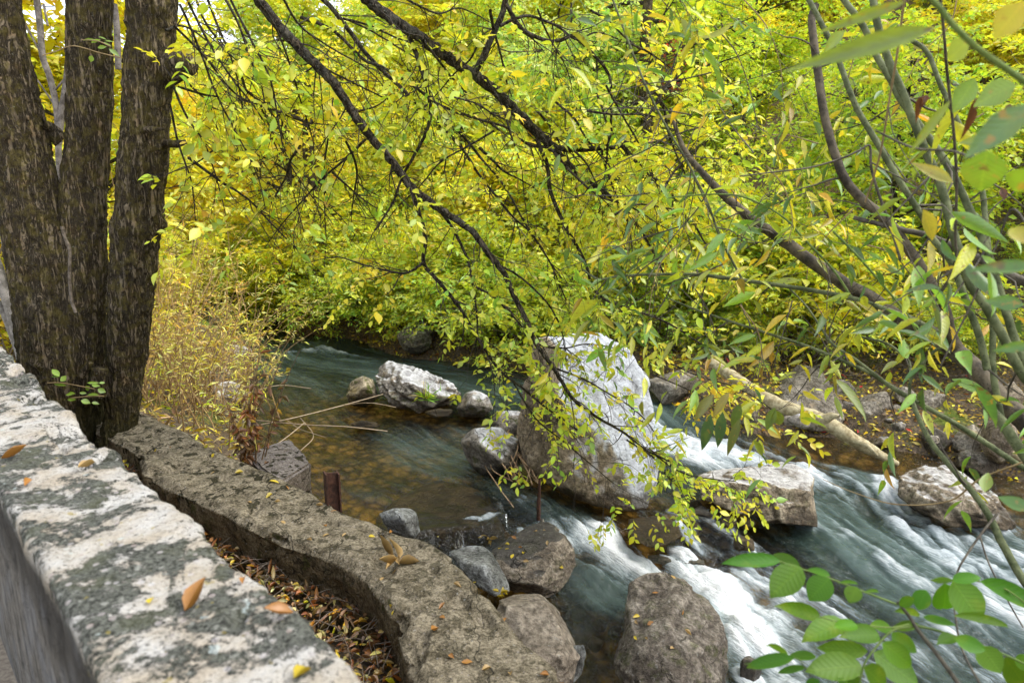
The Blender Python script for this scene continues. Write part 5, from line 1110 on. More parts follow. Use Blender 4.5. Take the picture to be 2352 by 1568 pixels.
# drooping thin boughs right of the trunks
for i, Q in enumerate([[(413, 10), (455, 105), (497, 217), (540, 300), (590, 400), (610, 480)], [(420, -20), (480, 100), (540, 190), (600, 270), (660, 400), (700, 540)], [(470, -20), (500, 60), (540, 160), (560, 260), (590, 350), (640, 420)], [(400, 60), (470, 130), (540, 215), (620, 250), (700, 280), (790, 290)], [(520, -20), (570, 80), (620, 180), (640, 280), (660, 360), (740, 440)], [(395, 190), (430, 270), (470, 330), (500, 420), (520, 500)], [(560, -30), (620, 40), (660, 130), (690, 230), (720, 330), (715, 380)], [(410, 200), (480, 220), (560, 230), (640, 260), (720, 300)], [(390, 240), (410, 330), (440, 420), (450, 520)], [(640, -20), (690, 60), (760, 110), (850, 165), (920, 250)]]):
    nl += limb(Q, 4.0 + .25 * (i % 3), 4.9 + .2 * (i % 4), 6, 2, 840 + i, 8, (.2, .5), .26, mix=HG if i < 3 else HL, down=.6, leaf=.07)
for i, Q in enumerate([[(380, 70), (420, 60), (470, 90), (520, 140)], [(395, 150), (440, 200), (480, 240), (500, 300)], [(900, -20), (1000, 30), (1060, 20), (1140, 60)], [(1480, 280), (1530, 200), (1560, 110), (1600, 40)], [(1520, 440), (1560, 380), (1620, 330), (1680, 250)], [(1400, 500), (1460, 470), (1540, 480), (1620, 500)]]):
    nl += limb(Q, 4.5, 5.0, 6, 2, 870 + i, 14, (.2, .45), .6, mix=HL, leaf=.068)
R3 = random.Random(5)
for i, Q in enumerate([[(1540, 835), (1610, 865), (1690, 890), (1760, 930), (1800, 975)], [(1500, 860), (1560, 885), (1610, 910), (1640, 940)]]):
    nl += limb(Q, 5.4, 5.6, 4, 2, 890 + i, 8, (.12, .25), .5, mix=dict(yellow=6, lime=2.5, orange=.8), down=.6, leaf=.07, start=.15)
for i in range(34):
    u, v = R3.uniform(430, 1560), R3.uniform(-40, 420); a = R3.uniform(.35, 1.15) if R3.random() < .75 else R3.uniform(1.6, 2.6); L = R3.uniform(180, 420); Q = [(u, v)]
    for s in range(5): a += R3.gauss(0, .16) + .03; u += math.cos(a) * L / 5; v += math.sin(a) * L / 5; Q.append((u, v))
    nl += limb(Q, R3.uniform(4.3, 5.2), R3.uniform(4.8, 6.0), R3.uniform(4, 8), 1.6, 2000 + i, 7, (.2, .5), .12, mix=HL, seg=6)
print('LIMB LEAVES', nl)

# ------------------------------------------------------------------ willow at the right
wil = empty('willow_tree', (3.3, 2.2, .3)); tag(wil, 'leaning multi-stemmed willow at the right edge with grey-green stems and spotted narrow leaves', 'tree'); WO = wil.location.copy()
WM = dict(willow=4, green=2.2, lime=1.3, yellow=1.3, orange=.35); WY = dict(yellow=4, lime=3, willow=1.5, orange=1)
def ws(Q, d0, d1, w0, w1, seed, m_, n=4, leafy=.5, mix=WM, leaf=.118, tl=(.2, .45), start=.25, k=6, down=.5, seg=14):
    return limb(Q, d0, d1, w0, w1, seed, n, tl, leafy, start, k, leaf, mix, m_, down, False, LANCE, .26, LEAF_WIL, wil, WO, 'stem', W_DARK, seg)
root_px = [(2640, 1350), (2480, 1110)]
nw = ws(root_px + [(2352, 966), (2299, 917), (2246, 854), (2194, 805), (2141, 770), (2054, 725), (2001, 686), (1949, 658), (1896, 623), (1837, 581), (1770, 532), (1746, 518), (1686, 469), (1644, 430), (1599, 381), (1571, 343), (1553, 297), (1540, 250)], 2.6, 4.7, 74, 9, 901, W_BROWN, 3, .4, start=.6)
nw += ws([(2200, 800), (2183, 767), (2169, 711), (2124, 627), (2071, 550), (2054, 525), (2019, 490), (1984, 462), (1942, 413), (1917, 350), (1893, 262), (1879, 168), (1868, 87), (1865, 40), (1874, 12)], 3.05, 3.3, 32, 20, 902, W_BROWN, 2, .5, start=.5)
nw += ws([(2170, 772), (2089, 732), (1984, 693), (1896, 672), (1739, 648), (1616, 632), (1529, 630), (1430, 633), (1375, 641), (1340, 620)], 3.1, 4.2, 17, 5, 903, W_GREEN, 5, .5, start=.4)
nw += ws([(1996, -30), (2005, 0), (2019, 70), (2047, 154), (2075, 217), (2103, 290), (2131, 360), (2159, 420), (2187, 525), (2225, 644), (2264, 704), (2299, 763), (2327, 820), (2360, 875), (2480, 1010)], 2.6, 2.5, 20, 27, 904, W_GREEN, 3, .5)
nw += ws([(1920, -30), (1938, 0), (1984, 63), (2012, 126), (2043, 178), (2075, 238), (2145, 332), (2183, 392), (2215, 455), (2250, 532), (2271, 590), (2300, 680), (2340, 800), (2420, 960)], 2.9, 2.6, 17, 24, 905, W_GREEN, 3, .5)
nw += ws([(1845, -30), (1858, 0), (1900, 80), (1924, 133), (1949, 203), (1970, 252), (1998, 301), (2029, 353), (2075, 430), (2124, 507), (2141, 546), (2183, 599), (2215, 679), (2250, 774), (2268, 850)], 3.1, 2.85, 14, 20, 906, W_GREEN, 3, .6)
nw += ws([(2060, 60), (2096, 94), (2131, 122), (2159, 192), (2187, 252), (2211, 304), (2240, 380), (2257, 444), (2267, 548), (2278, 651), (2281, 750), (2281, 850), (2300, 960)], 3.2, 2.9, 12, 18, 907, W_GREEN, 2, .5)
nw += ws([(2560, 1220), (2440, 1120), (2352, 1075), (2299, 1040), (2229, 994), (2159, 952), (2089, 914), (2054, 893), (2001, 858), (1931, 826), (1854, 795), (1756, 763), (1669, 735), (1599, 711), (1529, 683)], 2.7, 4.3, 20, 5, 908, W_GREEN, 5, .5, start=.35)
nw += ws([(2110, 925), (2036, 879), (1966, 826), (1914, 791), (1886, 753), (1850, 700), (1800, 650)], 3.2, 3.8, 11, 4, 909, W_GREEN, 6, .5, mix=WY)
nw += ws([(2600, 1500), (2440, 1420), (2360, 1345), (2302, 1247), (2274, 1188), (2239, 1135), (2194, 1083), (2141, 1019), (2110, 959), (2095, 920)], 2.5, 3.15, 27, 12, 910, W_GREEN, 1, .3)
nw += ws([(2264, 931), (2299, 966), (2334, 1019), (2380, 1080), (2500, 1220)], 2.85, 2.6, 28, 32, 911, W_GREEN, 0, 0)
nw += ws([(2089, 907), (2092, 872), (2117, 837), (2148, 805), (2190, 790)], 3.2, 3.1, 9, 8, 912, W_GREEN, 3, .4)
nw += ws([(1980, 774), (2036, 788), (2070, 812), (2089, 833), (2092, 872)], 3.5, 3.2, 6, 8, 913, W_GREEN, 3, .4)
nw += ws([(1960, 500), (2010, 512), (2078, 529), (2124, 539), (2194, 567), (2246, 592), (2316, 630), (2360, 652), (2480, 740)], 3.2, 2.8, 12, 28, 914, W_DARK, 3, .5)
nw += ws([(2159, -10), (2169, 87), (2176, 175), (2190, 297), (2197, 420), (2194, 548), (2197, 581), (2183, 634), (2150, 690)], 1.9, 2.6, 8, 8, 915, W_DARK, 4, .4)
nw += ws([(2078, -10), (2061, 122), (2043, 227), (2026, 332), (2008, 402), (1987, 465)], 2.0, 2.4, 7, 5, 916, W_TAN, 3, .4)
nw += ws([(1700, 405), (1780, 395), (1860, 385), (1930, 365), (1975, 345), (1998, 336), (2001, 385), (2019, 448), (2047, 525), (2070, 600)], 2.9, 3.0, 4, 9, 917, W_DARK, 2, .4)
nw += ws([(1400, -20), (1418, 28), (1453, 122), (1492, 217), (1534, 297), (1586, 385), (1599, 416), (1634, 490), (1655, 548), (1704, 641)], 3.6, 3.8, 6, 7, 918, W_GREEN, 4, .45)
nw += ws([(1535, 455), (1575, 450), (1640, 446), (1697, 450), (1756, 472), (1809, 507), (1844, 546), (1914, 620), (1960, 690)], 3.6, 3.4, 4, 7, 919, W_LIME, 5, .5)
nw += ws([(1914, 532), (1963, 581), (2019, 644), (2082, 721), (2120, 790)], 3.0, 3.0, 6, 7, 920, W_LIME, 4, .4)
nw += ws([(2080, -40), (2141, 0), (2194, 63), (2246, 112), (2299, 150), (2370, 200), (2500, 300)], 1.0, 1.05, 15, 19, 921, W_LIME, 0, 0)
nw += ws([(2010, 300), (2100, 340), (2200, 350), (2300, 400), (2380, 440)], 1.7, 1.5, 6, 8, 922, W_DARK, 0, 0)
nw += ws([(2400, 600), (2330, 480), (2290, 560), (2230, 700), (2160, 840)], 1.9, 2.2, 6, 5, 923, W_DARK, 2, .4)
nw += ws([(2352, 1060), (2250, 1100), (2180, 1150), (2060, 1158), (1960, 1130), (1890, 1100)], 2.9, 3.3, 6, 2, 924, W_TAN, 0, 0)
nw += ws([(2290, 1180), (2250, 1230), (2210, 1290), (2196, 1320)], 2.6, 2.5, 7, 5, 925, W_DARK, 0, 0)
nw += ws([(2250, 1228), (2270, 1290), (2310, 1370), (2350, 1440)], 2.6, 2.4, 5, 4, 926, W_DARK, 0, 0)
# leafy twigs hanging through the right half
for i, Q in enumerate([[(1640, 60), (1690, 120), (1720, 200), (1740, 290)], [(1700, -10), (1760, 60), (1790, 140), (1800, 230)], [(1880, 330), (1800, 310), (1720, 320), (1650, 350)], [(1860, 440), (1780, 470), (1720, 520), (1690, 590)], [(1960, 480), (1900, 540), (1860, 600), (1850, 670)], [(1760, 380), (1800, 430), (1820, 500), (1810, 560)], [(2130, 220), (2060, 240), (2000, 280), (1960, 330)], [(2260, 260), (2200, 300), (2160, 360), (2140, 420)], [(1980, 560), (2050, 580), (2110, 620), (2140, 680)], [(1580, 640), (1620, 700), (1640, 760), (1630, 800)],
                      [(1560, 560), (1520, 600), (1500, 660), (1490, 720)], [(1700, 700), (1740, 760), (1750, 820), (1740, 870)], [(2330, 440), (2280, 480), (2250, 540), (2240, 600)], [(1500, 460), (1460, 500), (1440, 560), (1450, 610)], [(2200, -10), (2180, 60), (2120, 120), (2080, 190)], [(1820, 690), (1800, 760), (1780, 830), (1790, 870)], [(1930, 40), (1960, 110), (1950, 170), (1920, 230)], [(2280, 700), (2200, 730), (2130, 760), (2070, 770)]]):
    nw += ws(Q, 3.2 + .22 * (i % 5), 3.3 + .22 * (i % 5), 4, 2, 930 + i, W_TAN if i % 3 else W_DARK, 9, .65, WM if i % 4 else WY, .115, (.15, .3), .1, 6)
for i, Q in enumerate([[(1600, 850), (1650, 900), (1690, 960), (1700, 1000)], [(1560, 850), (1610, 880), (1640, 920), (1600, 960)]]):
    nw += ws(Q, 3.9, 4.1, 3, 2, 960 + i, W_TAN, 5, .6, dict(yellow=4, lime=4, willow=2, green=1), .09, (.1, .22), .1, 6)
for i, Q in enumerate([[(1250, -40), (1270, 0), (1290, 20)], [(1330, -40), (1360, -10), (1400, 10)], [(1430, -40), (1440, -5), (1470, 20)], [(1500, -40), (1560, -10), (1600, 30)], [(1290, -30), (1330, 0), (1350, 30)], [(1600, -40), (1640, 0), (1700, 20)]]):
    nw += ws(Q, 2.4, 2.4, 4, 3, 970 + i, W_LIME, 14, .9, WM, .085, (.06, .16), .1, 5, 1.0)
# big out-of-focus leaves close to the lens: base, tip, depth, width px, colour
lv = Leaves(); WOa = np.array(tuple(WO))
def px_leaf(lv, b, t, d, w_, colr, off, db=0.0, roll=.25):
    B_, T_ = D(*b, d), D(*t, d + db); ax = T_ - B_; view = ((B_ + T_) / 2 - CAM).normalized()
    n_ = -view + Vector((rnd.uniform(-roll, roll), 0, rnd.uniform(0, roll * 2))); lv.add(np.array([tuple(B_)]) - off, np.array([tuple(ax)]), np.array([tuple(n_)]), ax.length, pxm(w_, d) * 1.08, colr)
g_, l_, y_, dk = (.27, .36, .045), (.30, .38, .035), (.50, .42, .04), (.12, .25, .03)
for b, t, d, w_, c in [((2152, 63), (1795, 166), .95, 46, g_), ((2370, 240), (2212, 366), .9, 66, (.14, .25, .06)), ((2352, 6), (2281, 93), 1.0, 64, y_), ((2267, 345), (2250, 447), 1.3, 88, (.22, .37, .02)), ((2375, 385), (2330, 445), 1.3, 80, (.25, .4, .02)), ((2080, 4), (1876, 76), 1.1, 26, l_), ((2183, 231), (2085, 358), 1.2, 22, l_), ((2334, 195), (2230, 240), 1.3, 60, (.24, .37, .03)), ((2380, 610), (2222, 624), 1.1, 32, dk), ((2375, 790), (2278, 806), 1.2, 24, dk), ((2190, 420), (2092, 372), 1.6, 26, y_), ((2227, 92), (2173, 142), 1.2, 50, l_),
                         ((2240, 180), (2190, 260), 1.5, 46, (.2, .33, .03)), ((2300, 320), (2200, 330), 1.5, 30, l_), ((2352, 560), (2325, 500), 1.2, 40, y_), ((2330, 300), (2260, 300), 1.4, 40, g_), ((1940, 70), (1890, 120), 1.9, 26, g_), ((2120, 480), (2150, 560), 1.9, 30, y_), ((2352, 700), (2260, 690), 1.5, 34, dk), ((2370, 1170), (2290, 1140), 1.5, 30, dk), ((2262, 1130), (2270, 1085), 2.2, 26, g_),
                         ((1632, 950), (1612, 1038), 3.2, 26, (.07, .15, .03)), ((1660, 945), (1648, 1030), 3.2, 24, (.07, .15, .03)), ((1700, 960), (1668, 1050), 3.2, 20, (.17, .2, .03)), ((1640, 905), (1590, 970), 3.3, 24, (.25, .24, .03)), ((1700, 925), (1680, 990), 3.3, 22, (.13, .2, .03)), ((1675, 900), (1640, 960), 3.3, 20, (.4, .32, .04)), ((1780, 940), (1795, 985), 3.3, 26, (.2, .26, .03)), ((1780, 935), (1760, 990), 3.3, 22, (.16, .24, .03)), ((1730, 1010), (1758, 1052), 3.3, 16, l_)]:
    px_leaf(lv, b, t, d, w_, c, WOa, .05)
lv.build('near_leaves', LEAF_WIL, wil, LANCE, .08)
lv = Leaves()
for b, t in [((2117, 224), (2104, 262)), ((2130, 220), (2112, 250)), ((2246, 225), (2228, 268)), ((2238, 250), (2222, 300)), ((2320, 240), (2314, 262)), ((2300, 430), (2304, 462))]: px_leaf(lv, b, t, 1.7, 15, (.16, .06, .02), WOa)
lv.build('withered_leaves', LEAF_DRY, wil, CURL, .8)
for i in range(16):
    u, v = R3.uniform(1480, 2150), R3.uniform(120, 720); a = R3.uniform(2.2, 4.2); L = R3.uniform(160, 380); Q = [(u, v)]
    for s in range(5): a += R3.gauss(0, .15); u += math.cos(a) * L / 5; v += math.sin(a) * L / 5; Q.append((u, v))
    nw += ws(Q, 3.3, 3.9, 4.5, 1.6, 2100 + i, W_DARK, 5, .25, tl=(.15, .4), seg=6)
print('WILLOW LEAVES', nw)

# ------------------------------------------------------------------ walnut sapling in the lower right corner
def q9(x, y): return (1529 + .35 * x, 1020 + .35 * y)
wal = empty('walnut_sapling', (1.6, 1.4, .9)); tag(wal, 'bright green sapling with big paired leaflets in the lower right corner', 'sapling'); AO = wal.location.copy(); AOa = np.array(tuple(AO))
def st_(Q, d0, d1, w0, w1, m_, nm):
    n = len(Q); P = [D(*q9(*c), d0 + (d1 - d0) * i / (n - 1)) for i, c in enumerate(Q)]; C = catmull(P, 6); tb = Tubes(); tb.add(C, np.linspace(pxm(w0, d0), pxm(w1, d1), len(C)) * .5, 8); part(tb, nm, m_, wal, AO)
st_([(745, 765), (890, 815), (1080, 880), (1260, 950), (1520, 1050)], 1.75, 1.7, 3, 5, W_LIME, 'leaf_stalk')
st_([(1520, 1030), (1600, 1130), (1650, 1210), (1760, 1350), (1900, 1540), (1980, 1680), (2050, 1900)], 1.7, 1.6, 7, 12, W_DARK, 'stem')
st_([(1260, 1640), (1300, 1450), (1380, 1330), (1490, 1220), (1650, 1190)], 1.6, 1.68, 4, 5, W_LIME, 'leaf_stalk')
st_([(1650, 1190), (1800, 1225), (2050, 1310), (2250, 1390), (2420, 1470)], 1.68, 1.6, 6, 5, W_LIME, 'leaf_stalk')
st_([(520, 1440), (840, 1400), (915, 1465), (1000, 1470), (1275, 1520)], 1.55, 1.6, 2, 3.5, W_LIME, 'leaf_stalk')
st_([(1740, 890), (1880, 895), (2070, 900), (2250, 960), (2500, 1160)], 1.75, 1.7, 3, 4, W_LIME, 'leaf_stalk')
st_([(1890, 1060), (1940, 1330), (2060, 1567), (2150, 1750)], 1.9, 1.7, 4, 7, W_DARK, 'stem')
st_([(1000, 1130), (1170, 1170), (1330, 1190), (1490, 1200), (1600, 1180)], 1.62, 1.66, 2.5, 4, W_LIME, 'leaf_stalk')
for i, (b, t, w_) in enumerate([((750, 765), (375, 772), 88), ((880, 800), (700, 718), 74), ((888, 805), (688, 998), 175), ((1080, 865), (928, 812), 52), ((1075, 878), (938, 1020), 150), ((1262, 918), (1130, 910), 26), ((1255, 935), (1203, 1035), 100), ((1398, 968), (1310, 962), 24), ((1015, 1132), (706, 1062), 96), ((1180, 1165), (902, 1272), 138), ((1255, 1185), (1085, 1215), 78), ((1400, 1250), (1165, 1248), 118), ((1485, 1215), (1335, 1190), 84),
                                ((1485, 1235), (1648, 1366), 94), ((1420, 1300), (1635, 1470), 132), ((1365, 1365), (1650, 1590), 180), ((1325, 1355), (995, 1332), 104), ((1285, 1450), (915, 1490), 165), ((1300, 1460), (1480, 1620), 150), ((1280, 1530), (1170, 1640), 96), ((988, 1395), (808, 1388), 62), ((845, 1400), (525, 1462), 84), ((810, 1392), (645, 1328), 54), ((920, 1462), (732, 1498), 44), ((1880, 892), (2070, 862), 74), ((1885, 890), (1742, 892), 38), ((1882, 898), (2070, 1170), 195), ((1830, 910), (1850, 1145), 155), ((1710, 955), (1655, 1085), 104), ((1630, 1005), (1535, 1058), 62),
                                ((2062, 900), (2420, 1095), 135), ((1500, 1095), (1705, 1112), 52), ((1690, 1130), (1905, 1185), 48), ((1890, 1125), (2240, 1208), 64), ((1655, 1178), (1488, 1205), 58), ((1905, 1268), (1798, 1284), 80), ((1895, 1272), (2070, 1345), 94), ((2065, 1325), (2200, 1500), 140), ((2225, 1395), (2370, 1590), 160), ((1000, 1540), (940, 1640), 90), ((1120, 1540), (1210, 1580), 40), ((2290, 1420), (2420, 1440), 90)]):
    lv = Leaves(); c = np.array(PAL['walnut']) * rnd.uniform(.85, 1.35); c[0] *= rnd.uniform(.9, 1.5)
    px_leaf(lv, q9(*b), q9(*t), 1.62 + .12 * math.sin(i * 1.7), w_ * .36, c, AOa, rnd.uniform(-.05, .05), .5); lv.build('leaflet', LEAF_WAL, wal, WALNUT, .10)

# ---- small bright shoots at the foot of the trunks and on the middle trunk
def shoot(label, d, stems, leaves_, m_=W_TAN):
    r_ = empty('leafy_shoot', D(*stems[0][0], d)); tag(r_, label, 'shoot'); off = np.array(tuple(r_.location)); tb = Tubes()
    for Q in stems: tb.add(catmull([D(u, v, d) for u, v in Q], 5), .004, 5)
    part(tb, 'stem', m_, r_, r_.location); lv = Leaves()
    for b, t, w_ in leaves_: px_leaf(lv, b, t, d, w_, np.array((.30, .46, .03)) * rnd.uniform(.8, 1.3), off, .02, .5)
    lv.build('leaves', LEAF_NEAR, r_, OVATE, .1)
q4 = lambda x, y: (.35 * x, 529 + .35 * y)
shoot('small bright green shoot at the foot of the three-trunked tree, over the parapet edge', 4.9, [[q4(310, 1000), q4(400, 1000), q4(520, 1020), q4(620, 1040)], [q4(470, 1100), q4(560, 1090), q4(680, 1085)]],
      [(q4(390, 960), q4(340, 910), 13), (q4(400, 960), q4(432, 985), 15), (q4(385, 965), q4(336, 960), 5), (q4(440, 1018), q4(350, 1008), 6), (q4(495, 1070), q4(428, 1082), 10), (q4(590, 1020), q4(558, 1050), 12), (q4(570, 1000), q4(650, 998), 6), (q4(600, 1015), q4(660, 1020), 8), (q4(640, 1040), q4(696, 1062), 12), (q4(650, 1080), q4(570, 1082), 8), (q4(500, 1110), q4(445, 1112), 8), (q4(530, 1115), q4(595, 1130), 14), (q4(600, 1130), q4(652, 1135), 8), (q4(650, 1000), q4(690, 1000), 6), (q4(520, 1065), q4(570, 1068), 7)])
shoot('pale green shoot with a few leaves crossing the middle trunk near the top', 5.0, [[(98, 128), (130, 118), (170, 106), (230, 122), (280, 134)], [(188, 92), (225, 95), (255, 108)]],
      [((220, 92), (188, 93), 6), ((232, 92), (205, 98), 7), ((225, 85), (246, 91), 4), ((235, 98), (256, 105), 4), ((245, 108), (222, 110), 8), ((250, 112), (275, 130), 10), ((212, 128), (208, 143), 11), ((240, 95), (262, 96), 4)])

# ------------------------------------------------------------------ fallen leaves and litter
bpy.context.view_layer.update()
dg = bpy.context.evaluated_depsgraph_get()
from mathutils.bvhtree import BVHTree
bv, bf = [], []; bo = 0
for o in list(scene.objects):
    if o.type == 'MESH' and o.parent is None and (o.get('category') in ('rock', 'boulder', 'wall', 'block') or o.get('group', '').startswith('stones')):
        mw = o.matrix_world; n = len(o.data.vertices); a = np.empty(n * 3, np.float32); o.data.vertices.foreach_get('co', a); a = a.reshape(-1, 3) @ np.array(mw.to_3x3()).T + np.array(mw.translation)
        bv += a.tolist(); bf += [[i + bo for i in pl.vertices] for pl in o.data.polygons]; bo += n
bvh = BVHTree.FromPolygons(bv, bf)
cols_ = dict(y=(.62, .47, .03), o=(.42, .19, .04), t=(.45, .30, .12), b=(.22, .12, .06), g=(.45, .48, .05))
leafmesh = {}
def fallen(u, v, L, c, label, ang=None, group=None, curl=.3):
    r = ray(u, v).normalized(); h = bvh.ray_cast(CAM, r)
    if h[0] is None: return
    key = (c, rnd.randint(0, 2))
    if key not in leafmesh:
        lv = Leaves(); lv.add(np.array([[-.5, 0, 0]]), np.array([[1., 0, 0]]), np.array([[0, 0, 1.]]), 1.0, .52, np.array(cols_[c]) * rnd.uniform(.8, 1.2)); o = lv.build('fallen_leaf', LEAF_DRY, None, CURL if key[1] else OVATE, .25); leafmesh[key] = o.data; bpy.data.objects.remove(o)
    o = bpy.data.objects.new('fallen_leaf', leafmesh[key]); COL.objects.link(o)
    nz = h[1]; nz = nz if nz.dot(r) < 0 else -nz
    q = nz.to_track_quat('Z', 'Y').to_matrix().to_4x4(); o.matrix_world = Matrix.Translation(h[0] + nz * (.004 + L * .06)) @ q @ Matrix.Rotation(rnd.uniform(0, 6.28) if ang is None else ang, 4, 'Z') @ Matrix.Rotation(rnd.uniform(-.25, .25), 4, 'X') @ Matrix.Diagonal((L, L * rnd.uniform(.8, 1.2), L, 1))
    tag(o, label, 'leaf', group)
q7 = lambda x, y: (.35 * x, 1020 + .35 * y)
for x, y, L, c, lb in [(100, 105, .075, 'o', 'rusty orange fallen leaf on the parapet top, near the left edge'), (580, 165, .06, 't', 'tan fallen leaf on the parapet top, left of the low wall far end'), (185, 270, .05, 'o', 'narrow ochre leaf on the parapet, below the rusty orange one'), (990, 1035, .035, 'y', 'small clean yellow leaf on the middle of the parapet top'), (1320, 1060, .075, 'o', 'long curled ochre leaf on the parapet beside the small yellow leaf'), (1835, 1145, .055, 'o', 'red-brown curled leaf on the parapet near its river edge'), (1990, 1510, .048, 'y', 'round yellow leaf on the parapet top at the bottom edge'), (1600, 910, .025, 'o', 'tiny brown leaf on the parapet above the red-brown curled leaf')]:
    fallen(*q7(x, y), L, c, lb)
q8 = lambda x, y: (764 + .35 * x, 1020 + .35 * y)
for x, y, L, c in [(1570, 195, .07, 'y'), (1800, 250, .09, 'y'), (1765, 345, .07, 'y'), (1635, 380, .06, 't'), (1400, 75, .05, 'y'), (1370, 15, .07, 'b'), (1025, 40, .04, 'y'), (2135, 600, .06, 't'), (2030, 630, .05, 't'), (1880, 290, .05, 'o'), (1395, 190, .05, 't'), (2100, 410, .06, 't'), (2190, 445, .05, 'o'), (2285, 432, .035, 'y'), (1860, 515, .06, 't'), (1120, 30, .035, 'o'), (1820, 385, .05, 't'), (2130, 545, .04, 'o'), (1700, 60, .06, 'b'), (1750, 130, .07, 'b')]:
    fallen(*q7(x, y), L * .8, c, 'small yellow or brown fallen leaf on the far half of the low curving wall', group='fallen leaves on the far half of the low wall')
for x, y, L, c in [(380, 585, .05, 'o'), (258, 605, .05, 'y'), (75, 595, .04, 't'), (820, 930, .06, 't'), (720, 1080, .05, 'o'), (388, 1062, .035, 'y'), (720, 1145, .04, 'o'), (400, 1105, .03, 'y'), (1120, 1160, .05, 'o'), (780, 1400, .04, 'o'), (1010, 1490, .06, 't'), (880, 1440, .06, 'o'), (1390, 1520, .05, 'o'), (1495, 1560, .05, 'o'), (935, 900, .04, 'y'), (700, 665, .03, 'y'), (690, 600, .03, 'y'), (320, 890, .05, 't'), (1165, 1510, .04, 't')]:
    fallen(*q8(x, y), L * .8, c, 'small orange or yellow fallen leaf on the near half of the low curving wall', group='fallen leaves on the near half of the low wall')
fallen(*q8(672, 1238), .055, 'o', 'salmon-orange curled leaf on the middle of the low wall near end')
for x, y, L, c in [(1150, 660, .05, 'y'), (1100, 685, .05, 'y'), (1195, 625, .05, 'o'), (1145, 690, .04, 'y'), (1180, 735, .05, 'y'), (1330, 570, .05, 't'), (1235, 682, .04, 'o'), (1390, 565, .03, 't'), (1270, 770, .05, 't'), (1500, 800, .05, 'y'), (1410, 650, .04, 't'), (1255, 715, .05, 'y')]:
    fallen(*q8(x, y), L, c, 'small fallen leaf on the cracked brown block beside the cascade', group='fallen leaves on the cracked brown block')
for x, y, L, c in [(1990, 1138, .06, 'y'), (2085, 1175, .05, 'o'), (2000, 1170, .04, 't'), (2230, 1335, .05, 't'), (2120, 980, .05, 'o'), (2235, 875, .07, 't'), (2060, 1275, .04, 't'), (2290, 1100, .04, 'o'), (2320, 1240, .06, 't'), (1990, 1270, .04, 'y')]:
    fallen(*q8(x, y), L, c, 'small fallen leaf on the big rounded boulder at the bottom edge', group='fallen leaves on the big rounded boulder')
# yellow bunch beside the cracked block, dry bunch on the wall
for nm, (x, y), L, c, n, lb in (('leaf_bunch', (1030, 640), .07, 'y', 7, 'bunch of bright yellow leaves caught at the left corner of the cracked brown block'), ('leaf_bunch', (430, 790), .085, 't', 7, 'bunch of dry tan leaves lying on the low curving wall'), ('leaf_bunch', (1100, 1010), .05, 'y', 6, 'clump of yellow leaves in the crevice between the smooth slab and the low wall')):
    u, v = q8(x, y); h = bvh.ray_cast(CAM, ray(u, v).normalized())[0] or Zp(u, v, .2); lv = Leaves(); lv.add(rng.normal(0, .018, (n, 3)) + np.array([[0, 0, .03]]), nrm(rdir(n, (-.3, .5)) + np.array([[.3, -.5, 0]])), rdir(n, (.2, 1)), L * rng.uniform(.8, 1.5, n), L * .42, np.array(cols_[c]) * rng.uniform(.7, 1.2, (n, 1)))
    o = lv.build(nm, LEAF_DRY, None, CURL, .3); o.location = h; tag(o, lb, 'leaf bunch')
# leaf-filled gap between the walls
N_ = 6000; t = rng.uniform(0, 1, N_); idx = (t * (nA - 1)).astype(int); a = A[idx]; s_ = rng.uniform(-.02, 1, N_)
foot = a[:, :2]; pn = np.array(WN)[:2]; dist = (foot @ pn) - n1_; P2 = foot - pn[None] * (dist * s_)[:, None]
g = ground_z(P2); lv = Leaves(); P3 = np.c_[P2, np.maximum(g, .80) + .02 + rng.uniform(0, .05, N_)]
lv.add(P3, nrm(rdir(N_, (-.35, .35))), nrm(rdir(N_, (.3, 1)) + np.array([[0, 0, .6]])), rng.uniform(.022, .066, N_), rng.uniform(.010, .03, N_), pick(N_, dict(brown=7, rust=3, straw=3, gold=1, orange=.8, yellow=.5), .35) * 1.1)
tw = Tubes(); Q = P3[:900]; dq = rdir(900, (-.1, .15)); tw.prisms(np.stack([Q + [0, 0, .03], Q + dq * .10 + [0, 0, .05], Q + dq * .2 + [0, 0, .02]]), [.0025, .0022, .0015]); 
o = lv.build('leaf_litter', LEAF_DRY, None, CURL, .6); o2 = tw.build('fallen_twigs', TWIG_F, o); tag(o, 'brown and yellow leaf litter filling the gap between the parapet and the low wall', 'leaf litter', kind='stuff')
o2['kind'] = 'stuff'
N_ = 15000; t = rng.uniform(FBL * .42, FBL, N_); q = np.zeros((N_, 2))
LL = np.r_[0, np.cumsum(np.linalg.norm(np.diff(FBs, axis=0), axis=1))]; px_, py_ = np.interp(t, LL, FBs[:, 0]), np.interp(t, LL, FBs[:, 1]); q = np.c_[px_, py_] + rng.normal(0, .25, (N_, 2)); off = rng.uniform(0, 1, N_) ** 1.4 * 4.5; q += np.c_[.35 * off, .94 * off]
ok = ~inside(q, RIV); q = q[ok]; n = len(q); lv = Leaves(); lv.add(np.c_[q, ground_z(q) + .02 + rng.uniform(0, .04, n)], rdir(n, (-.3, .3)), nrm(rdir(n, (.3, 1)) + np.array([[0, -.2, .5]])), rng.uniform(.05, .11, n), rng.uniform(.025, .05, n), pick(n, dict(yellow=4, gold=3, orange=1.6, brown=2.5, rust=.8, red=.25), .25))
tag(lv.build('leaf_litter', LEAF_DRY, None, KITE, .4), 'yellow and brown leaf litter strewn over the right bank among the stones', 'leaf litter', kind='stuff')
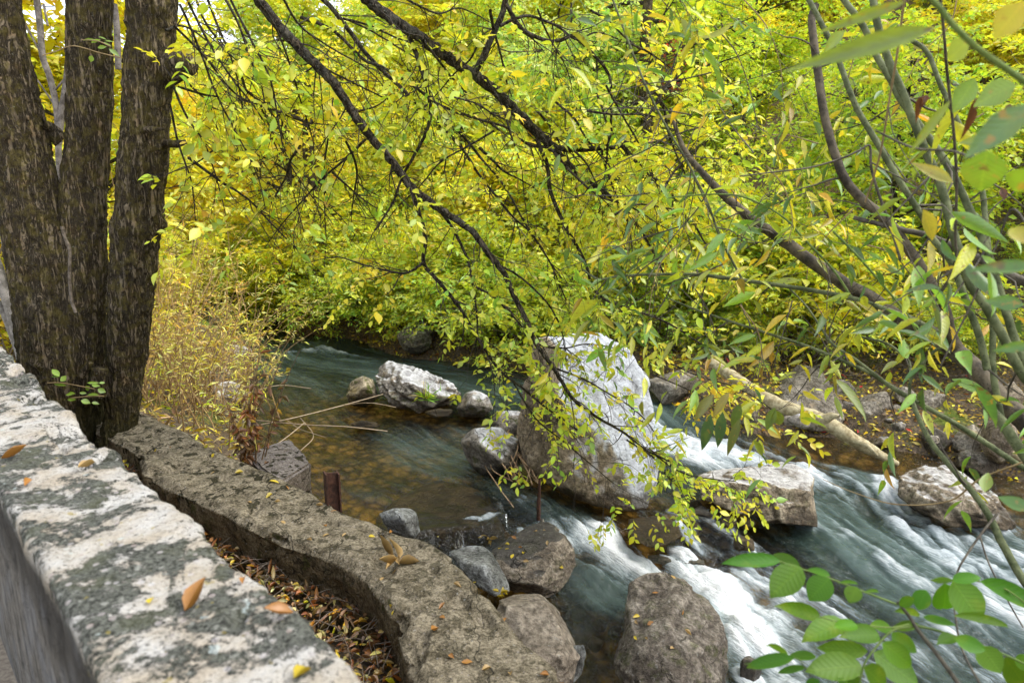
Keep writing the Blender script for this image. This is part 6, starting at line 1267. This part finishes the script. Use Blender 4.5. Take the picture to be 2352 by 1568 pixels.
# bare brush on the right bank and the slope behind the willow
for i, (x, y) in enumerate([(3.6, 10.6), (4.8, 10.2), (6.2, 9.8), (7.5, 9.4), (2.6, 11.2), (5.6, 11.6), (8.2, 10.8), (4.2, 12.4), (6.9, 12.2)]):
    R_ = random.Random(600 + i); tb = Tubes(); tips = []
    for c in range(16):
        a = R_.uniform(0, 6.28); grow(tb, (R_.gauss(0, .35), R_.gauss(0, .25), -.1), (math.cos(a), math.sin(a), R_.uniform(.3, 1.2)), R_.uniform(.7, 1.5), .008, 1, tips, R_, .7, -.08, (3, 5), 4)
    o = tb.build('bare_brush', TWIG_F); o.location = (x, y, gz(x, y)); tag(o, 'tangled leafless grey brush on the right bank behind the willow', 'brush', 'leafless brush on the right bank')
    if i % 2 == 0:
        b_ = put(bushes, used_b, 2, (x + .5, y + .4, gz(x + .5, y + .4)), i, (.45, .45, .35), 'low green plants on the stony right bank'); b_['group'] = 'low green plants on the right bank'
# grass tuft on the long ridged boulder
gr = Leaves(); h = bvh.ray_cast(CAM, ray(978, 912).normalized())[0] or D(978, 912, 9.7); n = 46
gr.add(rng.normal(0, .05, (n, 3)) * np.array([[1, 1, .3]]), nrm(rdir(n, (-.2, 1)) + np.array([[0, -.4, .2]])), rdir(n), rng.uniform(.12, .28, n), .012, pick(n, dict(green=4, lime=2, straw=2)))
o = gr.build('grass_tuft', LEAF_NEAR, None, LANCE, .5); o.location = h; tag(o, 'small green grass tuft growing on the long ridged boulder', 'grass tuft')
# dry leaves and grass on the earth of the left bank
N_ = 5200; q = np.c_[rng.uniform(-7.5, -2.6, N_), rng.uniform(5.6, 12.5, N_)]; q = q[~inside(q, RIV)]; n = len(q); lv = Leaves()
lv.add(np.c_[q, ground_z(q) + .02], rdir(n, (-.2, .6)), nrm(rdir(n, (.1, 1))), rng.uniform(.06, .18, n), rng.uniform(.012, .04, n), pick(n, dict(straw=4, gold=3, brown=2, yellow=1, lime=1.2), .25))
tag(lv.build('dry_grass', LEAF_DRY, None, KITE, .4), 'dry grass and fallen leaves covering the earth under the left bank shrubs', 'dry grass', kind='stuff')
